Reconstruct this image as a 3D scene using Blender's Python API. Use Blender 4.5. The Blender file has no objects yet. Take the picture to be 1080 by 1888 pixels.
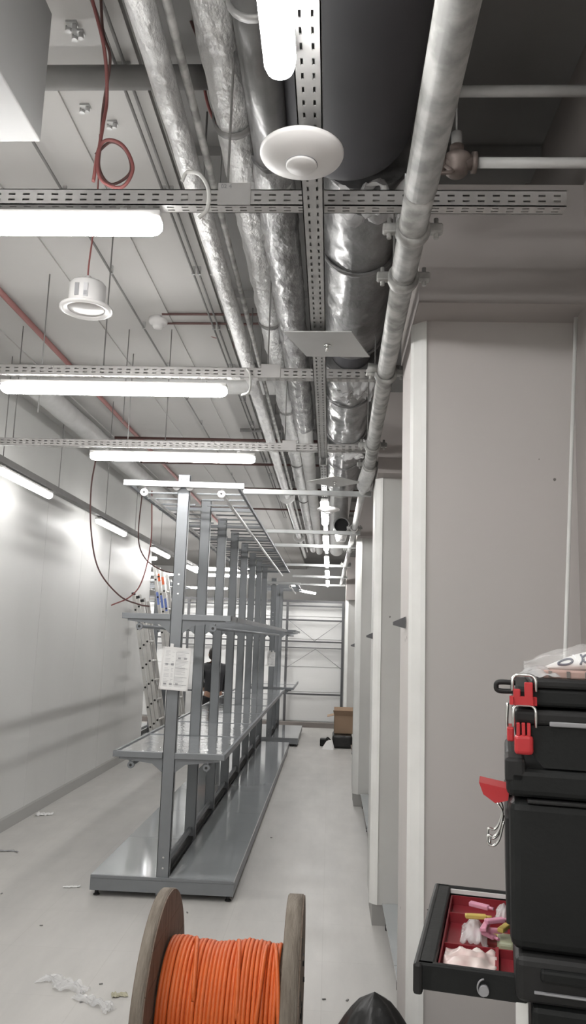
import bpy, bmesh, math, random
from mathutils import Vector, Matrix, noise
random.seed(7)
S = bpy.context.scene
COL = S.collection
PI = math.pi

# ---------------------------------------------------------------- camera model
FPX = 1446.0; CX, CY = 540.0, 944.0; H = 1.8
_v1 = Vector((608-CX, 1180-CY, FPX)).normalized()
_v2 = Vector((830-CX, -8000-CY, FPX))
_z = (_v2 - _v1*_v2.dot(_v1)).normalized()
_x = _v1.cross(_z)
if _x.x < 0: _x = -_x
CAM = Vector((0, 0, H))
def ray(px, py):
    d = Vector((px-CX, py-CY, FPX))
    return Vector((_x.dot(d), _v1.dot(d), _z.dot(d)))
def AZ(px, py, z): d = ray(px, py); return CAM + d*((z-H)/d.z)
def AY(px, py, y): d = ray(px, py); return CAM + d*(y/d.y)
def AX(px, py, x): d = ray(px, py); return CAM + d*(x/d.x)

# ---------------------------------------------------------------- materials
def mat(name, col, rough=.6, metal=0., col2=None, scale=4., bump=0., bscale=20., detail=4., emit=None, estr=1., trans=0., alpha=1., stretch=(1,1,1), thr=(.3,.7), coat=0.):
    m = bpy.data.materials.new(name); m.use_nodes = True
    nt = m.node_tree; b = nt.nodes['Principled BSDF']
    b.inputs['Base Color'].default_value = (*col, 1); b.inputs['Roughness'].default_value = rough
    b.inputs['Metallic'].default_value = metal
    if coat: b.inputs['Coat Weight'].default_value = coat; b.inputs['Coat Roughness'].default_value = .15
    if trans: b.inputs['Transmission Weight'].default_value = trans
    if alpha < 1: b.inputs['Alpha'].default_value = alpha
    if emit: b.inputs['Emission Color'].default_value = (*emit, 1); b.inputs['Emission Strength'].default_value = estr
    if col2 or bump:
        tc = nt.nodes.new('ShaderNodeTexCoord'); mp = nt.nodes.new('ShaderNodeMapping')
        mp.inputs['Scale'].default_value = stretch
        nt.links.new(tc.outputs['Object'], mp.inputs['Vector'])
    if col2:
        n = nt.nodes.new('ShaderNodeTexNoise'); n.inputs['Scale'].default_value = scale; n.inputs['Detail'].default_value = detail
        r = nt.nodes.new('ShaderNodeValToRGB')
        r.color_ramp.elements[0].position = thr[0]; r.color_ramp.elements[0].color = (*col, 1)
        r.color_ramp.elements[1].position = thr[1]; r.color_ramp.elements[1].color = (*col2, 1)
        nt.links.new(mp.outputs[0], n.inputs['Vector']); nt.links.new(n.outputs['Fac'], r.inputs[0]); nt.links.new(r.outputs[0], b.inputs['Base Color'])
    if bump:
        n = nt.nodes.new('ShaderNodeTexNoise'); n.inputs['Scale'].default_value = bscale; n.inputs['Detail'].default_value = 5
        bp = nt.nodes.new('ShaderNodeBump'); bp.inputs['Strength'].default_value = bump; bp.inputs['Distance'].default_value = .02
        nt.links.new(mp.outputs[0], n.inputs['Vector']); nt.links.new(n.outputs['Fac'], bp.inputs['Height']); nt.links.new(bp.outputs[0], b.inputs['Normal'])
    return m
M = {}
M['wallpanel'] = mat('white_panel', (.72,.72,.705), .42, col2=(.67,.67,.655), scale=1.2, bump=.03, bscale=3, stretch=(1,1,.3))
M['upperwall'] = mat('upper_wall', (.70,.70,.68), .8, col2=(.64,.64,.625), scale=1.5)
M['ceil'] = mat('painted_ceiling', (.58,.57,.555), .85, col2=(.53,.52,.505), scale=.9, bump=.1, bscale=8)
M['ceildark'] = mat('dark_ceiling', (.26,.255,.25), .9, col2=(.21,.205,.20), scale=1.5, bump=.1, bscale=8)  # darker tone for the ceiling slab on the right
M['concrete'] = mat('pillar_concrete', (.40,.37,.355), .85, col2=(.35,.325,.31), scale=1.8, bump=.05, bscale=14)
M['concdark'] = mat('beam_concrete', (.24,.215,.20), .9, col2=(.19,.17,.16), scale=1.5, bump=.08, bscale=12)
M['plaster'] = mat('pillar_cladding', (.56,.525,.51), .6, col2=(.53,.51,.49), scale=.9, bump=.03, bscale=10)
M['clad'] = mat('white_cladding', (.60,.60,.58), .5, col2=(.53,.53,.51), scale=2)
M['trimwhite'] = mat('white_trim', (.80,.80,.78), .4, col2=(.72,.72,.70), scale=5)
M['galv'] = mat('galvanised_steel', (.58,.58,.57), .42, .5, col2=(.45,.45,.45), scale=14, bump=.05, bscale=30)
M['galvpipe'] = mat('galvanised_pipe', (.50,.50,.485), .5, .3, col2=(.27,.27,.26), scale=16, thr=(.38,.62), bump=.08, bscale=18)
M['strut'] = mat('slotted_steel', (.58,.57,.56), .45, .7, col2=(.50,.49,.48), scale=6)
M['foil'] = mat('aluminium_foil', (.74,.74,.73), .42, .3, col2=(.58,.58,.58), scale=14, bump=1.0, bscale=30, stretch=(1,.6,1))
M['film'] = mat('film_wrapped_metal', (.13,.13,.13), .32, .15, col2=(.36,.36,.36), scale=11, bump=1.0, bscale=26, stretch=(1,.5,1), coat=.4)
M['ductmetal'] = mat('duct_metal', (.10,.10,.102), .34, .3, col2=(.24,.24,.24), scale=6, bump=.9, bscale=9, coat=.6, stretch=(1,.7,1))
M['rubber'] = mat('black_rubber_insulation', (.075,.075,.083), .6, col2=(.09,.09,.098), scale=2)
M['darkpipe'] = mat('dark_pipe', (.16,.16,.16), .35, .3, col2=(.24,.24,.24), scale=6, bump=.3, bscale=10, coat=.4)
M['greypipe'] = mat('grey_pipe', (.25,.245,.24), .6, col2=(.2,.195,.19), scale=5)
M['whitepipe'] = mat('white_insulation', (.62,.62,.61), .5, col2=(.52,.52,.51), scale=6, bump=.3, bscale=12)
M['redpipe'] = mat('red_pipe', (.36,.17,.16), .6)
M['redcable'] = mat('red_cable', (.27,.095,.09), .5)
M['darkcable'] = mat('dark_cable', (.11,.055,.05), .5)
M['whitecable'] = mat('white_cable', (.55,.55,.53), .5)
M['shelf'] = mat('shelf_grey_paint', (.22,.232,.245), .42, .2, col2=(.20,.21,.222), scale=5)
M['shelflight'] = mat('light_shelf_metal', (.46,.47,.47), .35, .5)
M['deck'] = mat('glossy_shelf_panel', (.56,.59,.61), .09, .5, col2=(.62,.65,.67), scale=1.5, bump=.02, bscale=3)
M['deckmid'] = mat('film_covered_shelf_panel', (.82,.84,.85), .06, .8, col2=(.70,.72,.73), scale=9, bump=.12, bscale=12)
M['darkgap'] = mat('dark_rubber_and_hole_shade', (.02,.02,.02), .6)  # near-black; also stands in for shade inside tube holes and the duct mouth
M['white'] = mat('white_plastic', (.74,.73,.72), .4)
M['offwhite'] = mat('painted_plate', (.50,.50,.49), .35, .2, col2=(.44,.44,.43), scale=5)
M['paper'] = mat('paper', (.78,.78,.77), .7)
M['ink'] = mat('print_ink', (.33,.33,.34), .8)
M['inklight'] = mat('pale_print_ink', (.55,.55,.56), .8)
M['lamp'] = mat('lit_diffuser', (.9,.9,.9), .4, emit=(1,.985,.965), estr=44)
M['lampsoft'] = mat('lit_diffuser_dimmer', (.9,.9,.9), .4, emit=(1,.985,.965), estr=15)
M['wood'] = mat('weathered_wood', (.15,.105,.075), .75, col2=(.24,.19,.15), scale=7, bump=.4, bscale=25, stretch=(6,6,.8))
M['woodedge'] = mat('weathered_wood_edge', (.17,.14,.11), .8, col2=(.27,.235,.195), scale=9, bump=.4, bscale=30, stretch=(5,1,1))
M['orange'] = mat('orange_cable', (.78,.17,.04), .4, col2=(.68,.13,.03), scale=8)
M['black'] = mat('black_plastic', (.010,.011,.011), .5, col2=(.015,.016,.016), scale=6, bump=.05, bscale=60)
M['blacklid'] = mat('charcoal_plastic', (.018,.018,.018), .48, col2=(.026,.026,.026), scale=8)
for _m in ('black','blacklid'): M[_m].node_tree.nodes['Principled BSDF'].inputs['Specular IOR Level'].default_value = .25
M['red'] = mat('red_plastic', (.50,.03,.035), .35)
M['redtray'] = mat('dark_red_tray', (.24,.018,.026), .4)
M['wire'] = mat('steel_wire', (.7,.7,.68), .25, 1.)
M['cardboard'] = mat('cardboard', (.36,.25,.17), .8)
M['alu'] = mat('ladder_aluminium', (.66,.65,.63), .35, .6, col2=(.58,.57,.55), scale=8)
M['blackbag'] = mat('black_bag', (.012,.012,.012), .35, bump=.6, bscale=7)
M['blue'] = mat('blue_print', (.03,.07,.24), .5)
M['navy'] = mat('navy_print', (.02,.03,.07), .5)
M['bluelabel'] = mat('blue_label', (.15,.22,.55), .5)
M['orangelabel'] = mat('orange_label', (.75,.16,.06), .5)
M['board'] = mat('pink_brown_board', (.42,.27,.23), .7, col2=(.5,.36,.32), scale=12)
M['yellow'] = mat('yellow_plastic', (.60,.46,.12), .5)
M['pink'] = mat('pink_plastic', (.62,.28,.38), .5)
M['palegreen'] = mat('pale_green_plastic', (.38,.40,.27), .4)
M['skin'] = mat('skin', (.42,.25,.18), .5)
M['hair'] = mat('dark_hair', (.02,.016,.013), .6)
M['jacket'] = mat('black_jacket', (.035,.036,.04), .7)
M['trousers'] = mat('dark_trousers', (.02,.02,.022), .8)
M['copper'] = mat('tarnished_brass', (.11,.08,.07), .55, .4, col2=(.26,.22,.20), scale=14)
M['farwall'] = mat('far_white_panel', (.84,.84,.83), .5)
M['frame'] = mat('dark_steel_frame', (.10,.10,.105), .5)
M['labelgrey'] = mat('grey_label', (.30,.30,.31), .6)
M['scrap'] = mat('tan_scrap', (.42,.40,.30), .7)

def clear_film(name, tint=(.9,.9,.9), a=.35, rough=.12):
    m = bpy.data.materials.new(name); m.use_nodes = True; nt = m.node_tree
    for n in list(nt.nodes): nt.nodes.remove(n)
    o = nt.nodes.new('ShaderNodeOutputMaterial'); mx = nt.nodes.new('ShaderNodeMixShader')
    t = nt.nodes.new('ShaderNodeBsdfTransparent'); g = nt.nodes.new('ShaderNodeBsdfPrincipled')
    g.inputs['Base Color'].default_value = (*tint, 1); g.inputs['Roughness'].default_value = rough
    tc = nt.nodes.new('ShaderNodeTexCoord'); n = nt.nodes.new('ShaderNodeTexNoise'); n.inputs['Scale'].default_value = 14
    bp = nt.nodes.new('ShaderNodeBump'); bp.inputs['Strength'].default_value = .8; bp.inputs['Distance'].default_value = .02
    nt.links.new(tc.outputs['Object'], n.inputs['Vector']); nt.links.new(n.outputs['Fac'], bp.inputs['Height']); nt.links.new(bp.outputs[0], g.inputs['Normal'])
    mx.inputs[0].default_value = a
    nt.links.new(t.outputs[0], mx.inputs[1]); nt.links.new(g.outputs[0], mx.inputs[2]); nt.links.new(mx.outputs[0], o.inputs[0])
    return m
M['clear'] = clear_film('clear_film')
M['clear2'] = clear_film('hanging_film', (.78,.78,.78), .5, .2)
M['clear3'] = clear_film('thin_clear_film', (.9,.9,.9), .2, .08)
M['unit'] = mat('unit_paint', (.30,.30,.295), .6)
M['pinkfilm'] = mat('pink_packet', (.62,.44,.42), .3, col2=(.70,.62,.58), scale=30)
M['basegrey'] = mat('grey_base', (.36,.355,.34), .7)

# tiled floor
def floor_mat():
    m = bpy.data.materials.new('pale_floor_tiles'); m.use_nodes = True; nt = m.node_tree; b = nt.nodes['Principled BSDF']
    tc = nt.nodes.new('ShaderNodeTexCoord')
    br = nt.nodes.new('ShaderNodeTexBrick'); br.offset = 0; br.squash = 1
    br.inputs['Scale'].default_value = 1; br.inputs['Brick Width'].default_value = .6; br.inputs['Row Height'].default_value = .6
    br.inputs['Mortar Size'].default_value = .0022; br.inputs['Mortar Smooth'].default_value = .3
    br.inputs['Color1'].default_value = (.56,.55,.53,1); br.inputs['Color2'].default_value = (.545,.535,.515,1); br.inputs['Mortar'].default_value = (.50,.49,.47,1)
    mpf = nt.nodes.new('ShaderNodeMapping'); mpf.inputs['Scale'].default_value = (2.2,.5,1); nt.links.new(tc.outputs['Object'], mpf.inputs['Vector'])
    n = nt.nodes.new('ShaderNodeTexNoise'); n.inputs['Scale'].default_value = 1.6; n.inputs['Detail'].default_value = 7; n.inputs['Roughness'].default_value = .65
    r = nt.nodes.new('ShaderNodeValToRGB'); r.color_ramp.elements[0].position = .25; r.color_ramp.elements[0].color = (.83,.83,.83,1); r.color_ramp.elements[1].position = .7; r.color_ramp.elements[1].color = (1.04,1.03,1.02,1)
    mx = nt.nodes.new('ShaderNodeMix'); mx.data_type = 'RGBA'; mx.blend_type = 'MULTIPLY'; mx.inputs[0].default_value = 1
    nt.links.new(tc.outputs['Object'], br.inputs['Vector']); nt.links.new(mpf.outputs[0], n.inputs['Vector']); nt.links.new(n.outputs['Fac'], r.inputs[0])
    nt.links.new(br.outputs['Color'], mx.inputs[6]); nt.links.new(r.outputs[0], mx.inputs[7]); nt.links.new(mx.outputs[2], b.inputs['Base Color'])
    n2 = nt.nodes.new('ShaderNodeTexNoise'); n2.inputs['Scale'].default_value = 3; r2 = nt.nodes.new('ShaderNodeMapRange'); r2.inputs[3].default_value = .30; r2.inputs[4].default_value = .55
    nt.links.new(tc.outputs['Object'], n2.inputs['Vector']); nt.links.new(n2.outputs['Fac'], r2.inputs[0]); nt.links.new(r2.outputs[0], b.inputs['Roughness'])
    return m
M['floor'] = floor_mat()
def speckle(m, scale, size, col):
    nt = m.node_tree; b = nt.nodes['Principled BSDF']; src = b.inputs['Base Color'].links[0].from_socket
    tc = nt.nodes.new('ShaderNodeTexCoord'); v = nt.nodes.new('ShaderNodeTexVoronoi'); v.inputs['Scale'].default_value = scale
    nz = nt.nodes.new('ShaderNodeTexNoise'); nz.inputs['Scale'].default_value = 60
    ad = nt.nodes.new('ShaderNodeMath'); ad.operation = 'MULTIPLY_ADD'; ad.inputs[1].default_value = .04; 
    mt = nt.nodes.new('ShaderNodeMath'); mt.operation = 'LESS_THAN'; mt.inputs[1].default_value = size+.02
    mx = nt.nodes.new('ShaderNodeMix'); mx.data_type = 'RGBA'; mx.inputs[7].default_value = (*col, 1)
    nt.links.new(tc.outputs['Object'], v.inputs['Vector']); nt.links.new(tc.outputs['Object'], nz.inputs['Vector'])
    nt.links.new(nz.outputs['Fac'], ad.inputs[0]); nt.links.new(v.outputs['Distance'], ad.inputs[2]); nt.links.new(ad.outputs[0], mt.inputs[0])
    nt.links.new(mt.outputs[0], mx.inputs[0]); nt.links.new(src, mx.inputs[6]); nt.links.new(mx.outputs[2], b.inputs['Base Color'])
speckle(M['plaster'], 5.2, .038, (.16,.15,.14))
speckle(M['clad'], 3.2, .025, (.2,.19,.18))

# ---------------------------------------------------------------- mesh helpers
class MB:
    def __init__(s): s.bm = bmesh.new()
    def box(s, x0, x1, y0, y1, z0, z1, bev=0., seg=2):
        g = bmesh.ops.create_cube(s.bm, size=1)
        vs = g['verts']
        for v in vs: v.co = Vector(((x0+x1)/2+v.co.x*(x1-x0), (y0+y1)/2+v.co.y*(y1-y0), (z0+z1)/2+v.co.z*(z1-z0)))
        if bev:
            es = list({e for v in vs for e in v.link_edges})
            bmesh.ops.bevel(s.bm, geom=es, offset=bev, segments=seg, affect='EDGES', profile=.5)
        return s
    def bar(s, a, b, w, h, up=Vector((0,0,1))):
        a = Vector(a); b = Vector(b); d = (b-a); L = d.length; d.normalize()
        sx = d.cross(up)
        if sx.length < 1e-4: sx = d.cross(Vector((1,0,0)))
        sx.normalize(); su = sx.cross(d)
        g = bmesh.ops.create_cube(s.bm, size=1)
        for v in g['verts']:
            c = v.co.copy(); v.co = (a+b)/2 + d*(c.y*L) + sx*(c.x*w) + su*(c.z*h)
        return s
    def cyl(s, a, b, r, seg=16, r2=None, cap=True):
        a = Vector(a); b = Vector(b); d = (b-a).normalized(); r2 = r if r2 is None else r2
        u = d.orthogonal().normalized(); w = d.cross(u)
        A = [s.bm.verts.new(a+(u*math.cos(2*PI*i/seg)+w*math.sin(2*PI*i/seg))*r) for i in range(seg)]
        B = [s.bm.verts.new(b+(u*math.cos(2*PI*i/seg)+w*math.sin(2*PI*i/seg))*r2) for i in range(seg)]
        for i in range(seg):
            f = s.bm.faces.new((A[i], A[(i+1)%seg], B[(i+1)%seg], B[i])); f.smooth = True
        if cap: s.bm.faces.new(A[::-1]); s.bm.faces.new(B)
        return s
    def tube(s, pts, r, seg=8, rad=None, cap=True):
        P = [Vector(p) for p in pts]; n = len(P); rings = []; u = None
        for i in range(n):
            d = (P[min(i+1, n-1)]-P[max(i-1, 0)]).normalized()
            u = d.orthogonal().normalized() if u is None else (u-d*u.dot(d)).normalized()
            w = d.cross(u); ring = []
            for k in range(seg):
                a = 2*PI*k/seg; rr = rad(i, a) if rad else r
                ring.append(s.bm.verts.new(P[i]+(u*math.cos(a)+w*math.sin(a))*rr))
            rings.append(ring)
        for i in range(n-1):
            for k in range(seg):
                f = s.bm.faces.new((rings[i][k], rings[i][(k+1)%seg], rings[i+1][(k+1)%seg], rings[i+1][k])); f.smooth = True
        if cap: s.bm.faces.new(rings[0][::-1]); s.bm.faces.new(rings[-1])
        return s
    def lathe(s, c, prof, axis=Vector((0,0,1)), seg=40, smooth=True):
        c = Vector(c); axis = Vector(axis).normalized(); u = axis.orthogonal().normalized(); w = axis.cross(u); rings = []
        for (r, h) in prof:
            if r < 1e-6: rings.append([s.bm.verts.new(c+axis*h)])
            else: rings.append([s.bm.verts.new(c+axis*h+(u*math.cos(2*PI*k/seg)+w*math.sin(2*PI*k/seg))*r) for k in range(seg)])
        for a, b in zip(rings, rings[1:]):
            for k in range(seg):
                k2 = (k+1) % seg
                vs = ([a[0], b[k2], b[k]] if len(a) == 1 else [a[k], a[k2], b[0]] if len(b) == 1 else [a[k], a[k2], b[k2], b[k]])
                if len(a) == 1 and len(b) == 1: continue
                f = s.bm.faces.new(vs); f.smooth = smooth
        return s
    def prism(s, poly, a, b):      # poly: list of points, extruded by vector b-a  (points given in plane through a)
        off = Vector(b)-Vector(a)
        A = [s.bm.verts.new(Vector(p)) for p in poly]; B = [s.bm.verts.new(Vector(p)+off) for p in poly]; n = len(poly)
        s.bm.faces.new(A[::-1]); s.bm.faces.new(B)
        for i in range(n): s.bm.faces.new((A[i], A[(i+1)%n], B[(i+1)%n], B[i]))
        return s
    def sheet(s, fn, nu, nv, smooth=True):
        g = [[s.bm.verts.new(Vector(fn(i/nu, j/nv))) for j in range(nv+1)] for i in range(nu+1)]
        for i in range(nu):
            for j in range(nv):
                f = s.bm.faces.new((g[i][j], g[i+1][j], g[i+1][j+1], g[i][j+1])); f.smooth = smooth
        return s
    def build(s, name, m, parent=None, solid=0.):
        bmesh.ops.recalc_face_normals(s.bm, faces=s.bm.faces)
        me = bpy.data.meshes.new(name); s.bm.to_mesh(me); s.bm.free()
        for mm in (m if isinstance(m, (list, tuple)) else [m]): me.materials.append(mm)
        o = bpy.data.objects.new(name, me); COL.objects.link(o)
        if parent:
            o.parent = parent
            T = parent
            off = Vector((0,0,0))
            while T is not None: off += T.location; T = T.parent
            me.transform(Matrix.Translation(-off))
        if solid:
            md = o.modifiers.new('thickness', 'SOLIDIFY'); md.thickness = solid
        return o
def tag(o, label=None, cat=None, group=None, kind=None):
    if label: o['label'] = label
    if cat: o['category'] = cat
    if group: o['group'] = group
    if kind: o['kind'] = kind
    return o
def thing(name, loc, label, cat, group=None):
    o = bpy.data.objects.new(name, None); o.empty_display_size = .05; COL.objects.link(o); o.location = loc
    return tag(o, label, cat, group)
def solo(mb, name, m, label, cat, group=None, solid=0.):
    """a one-mesh thing: put its origin at the centre of its base"""
    o = mb.build(name, m, None, solid)
    vs = [v.co for v in o.data.vertices]
    c = Vector(((min(v.x for v in vs)+max(v.x for v in vs))/2, (min(v.y for v in vs)+max(v.y for v in vs))/2, min(v.z for v in vs)))
    o.data.transform(Matrix.Translation(-c)); o.location = c
    return tag(o, label, cat, group)
def struct(mb, name, m): return tag(mb.build(name, m), kind='structure')
def copy_tree(o, parent=None):
    c = o.copy(); COL.objects.link(c)
    if parent: c.parent = parent
    for ch in [k for k in bpy.data.objects if k.parent == o]: copy_tree(ch, c)
    return c
def arc(cps, n=24):       # Catmull-Rom through points
    P = [Vector(p) for p in cps]; P = [P[0]*2-P[1]]+P+[P[-1]*2-P[-2]]; out = []
    for i in range(1, len(P)-2):
        for k in range(n):
            t = k/n; a, b, c, d = P[i-1], P[i], P[i+1], P[i+2]
            out.append(.5*((2*b)+(c-a)*t+(2*a-5*b+4*c-d)*t*t+(3*b-a-3*c+d)*t**3))
    out.append(P[-2]); return out

# ================================================================= THE SETTING
ZC = 4.0
XW = .90                       # right wall plane
struct(MB().box(-9, 2.2, -3.2, 25, -.12, 0), 'floor', M['floor'])
mb = MB().box(-9, -.80, -3.2, 25, ZC, ZC+.15)
for (x0, x1) in ((-1.86,-1.70), (-2.62,-2.50), (-1.22,-1.17)): mb.box(x0, x1, -3.2, 25, ZC-.012, ZC)
struct(mb, 'ceiling', M['ceil'])
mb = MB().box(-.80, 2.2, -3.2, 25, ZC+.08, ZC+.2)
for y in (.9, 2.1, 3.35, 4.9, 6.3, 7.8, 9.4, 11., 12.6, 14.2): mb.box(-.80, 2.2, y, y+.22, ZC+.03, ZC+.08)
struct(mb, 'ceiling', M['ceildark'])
# left wall: sandwich panels with fine joints, ending at y = 12.7
mb = MB(); ys = [-3.2,-1.7,-.5,.7,1.9,3.1,4.3,5.5,6.7,7.9,9.1,10.28,11.5,12.7]
for a, b in zip(ys, ys[1:]): mb.box(-3.05, -2.95, a+.002, b-.002, .0, 3.22)
mb.box(-3.15, -3.05, -3.2, 12.7, 0, 3.22)
struct(mb, 'wall_left', M['wallpanel'])
struct(MB().box(-3.15, -2.99, -3.2, 12.7, 3.22, ZC), 'wall_left', M['upperwall'])
struct(MB().box(-2.956, -2.95+.004, 10.272, 10.290, .1, 3.04), 'trim_1', M['upperwall'])
mb = MB().prism([(-2.95,-3.2,0),(-2.90,-3.2,0),(-2.935,-3.2,.085),(-2.95,-3.2,.10)], (0,-3.2,0), (0,12.7,0))
struct(mb, 'baseboard_left', M['basegrey'])
# right wall
struct(MB().box(XW, XW+.12, -3.2, 25, 0, 3.5), 'wall_right', M['concrete'])
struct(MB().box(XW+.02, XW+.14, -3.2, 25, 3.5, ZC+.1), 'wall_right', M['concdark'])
struct(MB().box(-9, 2.2, -3.3, -3.2, 0, ZC+.2), 'wall_back', M['upperwall'])
struct(MB().box(-9.1, -9, -3.3, 25, 0, ZC+.2), 'wall_far_left', M['farwall'])
struct(MB().box(-9, -3.15, 6.0, 6.1, 0, ZC), 'wall_side_room', M['farwall'])
struct(MB().box(-9, 2.2, 25, 25.1, 0, ZC+.2), 'wall_front', M['farwall'])
# end partition of white panels with steel frame
mb = MB()
for a, b in ((.10,.70),(.70,1.22),(1.22,1.80),(1.80,2.28),(2.28,2.60)): mb.box(-9, XW, 17.0, 17.08, a+.006, b-.006)
mb.box(-9, XW, 17.03, 17.06, .0, 2.6)
struct(mb, 'wall_end', M['farwall'])
fr = thing('steel_lattice', (-1.0,16.9,0), 'dark steel rail frame with diagonal braces standing against the white end wall', 'frame')
for x in (-5.2,-3.05,-.92,.27): MB().box(x-.025, x+.025, 16.86, 16.92, 0, 2.62).build('upright', M['frame'], fr)
for z, h in ((.04,.07),(.66,.035),(1.62,.02),(1.75,.035),(2.2,.035),(2.50,.03),(2.60,.05)):
    MB().box(-5.2, .27, 16.87, 16.91, z-h/2, z+h/2).build('rail', M['frame'], fr)
for p, q in (((-.9,2.2),(-.3,1.75)),((.25,2.2),(-.35,1.75)),((-.9,1.2),(-.3,1.6)),((.25,1.2),(-.3,1.6))):
    MB().cyl((p[0],16.89,p[1]), (q[0],16.89,q[1]), .006, 6).build('brace', M['labelgrey'], fr)
struct(MB().box(-5.2, .27, 16.7, 16.85, 0, .10), 'baseboard_end', M['concdark'])

# pillars on the right: cladding with chamfered left corner over a recessed base, each carrying a concrete beam head
def pillar(n, y, d, xl, ztop, front, ch=.055):
    o = MB().prism([(xl,y+ch,.13),(xl+ch,y,.13),(XW,y,.13),(XW,y+d,.13),(xl,y+d,.13)], (0,0,.13), (0,0,ztop)).build('wall_right', front)
    tag(o, kind='structure')
    struct(MB().prism([(xl+.004,y+ch-.012,.13),(xl+ch-.012,y+.004,.13),(xl+ch+.004,y-.006,.13),(xl-.006,y+ch+.004,.13)], (0,0,.13), (0,0,ztop)), 'trim_2', M['trimwhite'])  # corner strip; its whiter colour stands in for lamp light on the chamfer
    struct(MB().box(xl+.012, XW, y+.015, y+d, 0, .13), 'baseboard_right', M['basegrey'])
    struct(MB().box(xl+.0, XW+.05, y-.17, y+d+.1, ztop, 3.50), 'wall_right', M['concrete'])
P1Y = 2.9
pillar(1, P1Y, .45, .295, 3.03, M['plaster'], .045)
pillar(2, 5.4, .42, .30, 2.93, M['clad'], .04)
pillar(3, 9.06, .42, .29, 2.98, M['clad'])
pillar(4, 16.3, .42, .31, 2.62, M['clad'])

# ================================================================= CEILING SERVICES
ZCH = 3.10
def slotted(mb, L, w, rows, pitch, sl, sw, fn, t=.003):
    """flat slotted strip 0..L long and 0..w wide; fn(u0,u1,v0,v1) adds one solid piece"""
    edges = [0]
    for r in rows: edges += [r-sw/2, r+sw/2]
    edges.append(w)
    for i in range(0, len(edges), 2): fn(0, L, edges[i], edges[i+1])
    for r in rows:
        u = 0; k = 0
        while u < L:
            u1 = min(L, k*pitch+(pitch-sl)/2) if k == 0 else min(L, k*pitch+(pitch-sl)/2)
            fn(u, u1, r-sw/2, r+sw/2); u = u1+sl; k += 1
def channel_mesh(L, h=.052, w=.045):
    mb = MB()
    slotted(mb, L, h, (.016,.034), .045, .021, .006, lambda a,b,c,d: mb.box(a, b, 0, .003, c, d))
    slotted(mb, L, w, (.014,.031), .045, .021, .006, lambda a,b,c,d: mb.box(a, b, c, d, 0, .003))
    mb.box(0, L, w-.003, w, 0, .052); mb.box(0, L, 0, w, .049, .052)
    return mb
chan = []
for i, (y, x0, lab) in enumerate(((2.20,-2.66,'perforated steel channel with a free right end, nearest the camera'),
                                  (3.80,-2.66,'perforated steel channel crossing just behind the square metal plate'),
                                  (5.34,-2.66,'perforated steel channel above the front end of the shelving'))):
    if i == 0:
        root = thing('slotted_channel', (x0,y,ZCH), lab, 'channel', 'cross channels under the ceiling')
        c = channel_mesh(3.335); o = c.build('rail', M['strut']); o.parent = root
    else:
        root = thing('slotted_channel', (x0,y,ZCH), lab, 'channel', 'cross channels under the ceiling')
        if i == 1:
            o2 = channel_mesh(2.93).build('rail', M['strut']); o2.parent = root
        else:
            o3 = o2.copy(); COL.objects.link(o3); o3.parent = root
    # joint box plate
    xp = AZ((425,497,533)[i], (350,690,830)[i], ZCH).x
    MB().box(xp-.05, xp+.05, y-.006, y, ZCH+.0, ZCH+.07).build('joint_plate', M['strut'], root)
    if i == 0:
        fc = bpy.data.curves.new('txt', 'FONT'); fc.body = '02 4'; fc.size = .019; fc.extrude = .0004; fc.align_x = 'LEFT'
        to = bpy.data.objects.new('txt', fc); COL.objects.link(to); bpy.context.view_layer.update()
        me = bpy.data.meshes.new_from_object(to.evaluated_get(bpy.context.evaluated_depsgraph_get())); bpy.data.objects.remove(to)
        me.transform(Matrix.Translation((xp-.042-x0, -.0068, .052)) @ Matrix.Rotation(PI/2, 4, 'X'))
        me.materials.clear(); me.materials.append(M['ink']); tx = bpy.data.objects.new('printed_text', me); COL.objects.link(tx); tx.parent = root
    for xr in (-2.3,-1.2,-.35): MB().cyl((xr,y+.022,ZCH+.02), (xr,y+.022,ZC if xr < -.8 else ZC+.08), .004, 6).build('hanger_rod', M['greypipe'], root)
# long slotted strip along the aisle
XS = -.08
root = thing('slotted_strip', (XS,0,ZCH-.04), 'long perforated steel strip running down the middle of the aisle ceiling', 'channel')
mb = MB(); Y0 = -.5
slotted(mb, 5.65-Y0, .062, (.018,.044), .045, .021, .006, lambda a,b,c,d: mb.box(XS-.031+c, XS-.031+d, Y0+a, Y0+b, ZCH-.043, ZCH-.040))
mb.box(XS-.031, XS+.031, Y0, 5.65, ZCH-.006, ZCH-.003); mb.box(XS-.031, XS-.028, Y0, 5.65, ZCH-.043, ZCH-.003); mb.box(XS+.028, XS+.031, Y0, 5.65, ZCH-.043, ZCH-.003)
mb.build('rail', M['galv'], root)
mb = MB()
slotted(mb, 11.6, .05, (.015,.035), .09, .05, .008, lambda a,b,c,d: mb.box(XS-.02+c, XS-.02+d, 5.35+a, 5.35+b, ZCH-.10, ZCH-.097))
mb.box(XS-.02, XS-.017, 5.35, 16.95, ZCH-.10, ZCH-.06); mb.box(XS+.027, XS+.03, 5.35, 16.95, ZCH-.10, ZCH-.06)
mb.build('lower_rail', M['galv'], root)
MB().box(XS-.02, XS-.012, 5.37, 5.41, ZCH-.10, ZCH-.003).box(XS+.022, XS+.03, 5.37, 5.41, ZCH-.10, ZCH-.003).build('drop_bracket', M['galv'], root)
for y in (7.0, 9.6, 12.2, 14.8):
    MB().cyl((XS+.005,y,ZCH-.07), (XS+.005,y,ZC+.08), .004, 6).build('hanger_rod', M['greypipe'], root)

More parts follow.
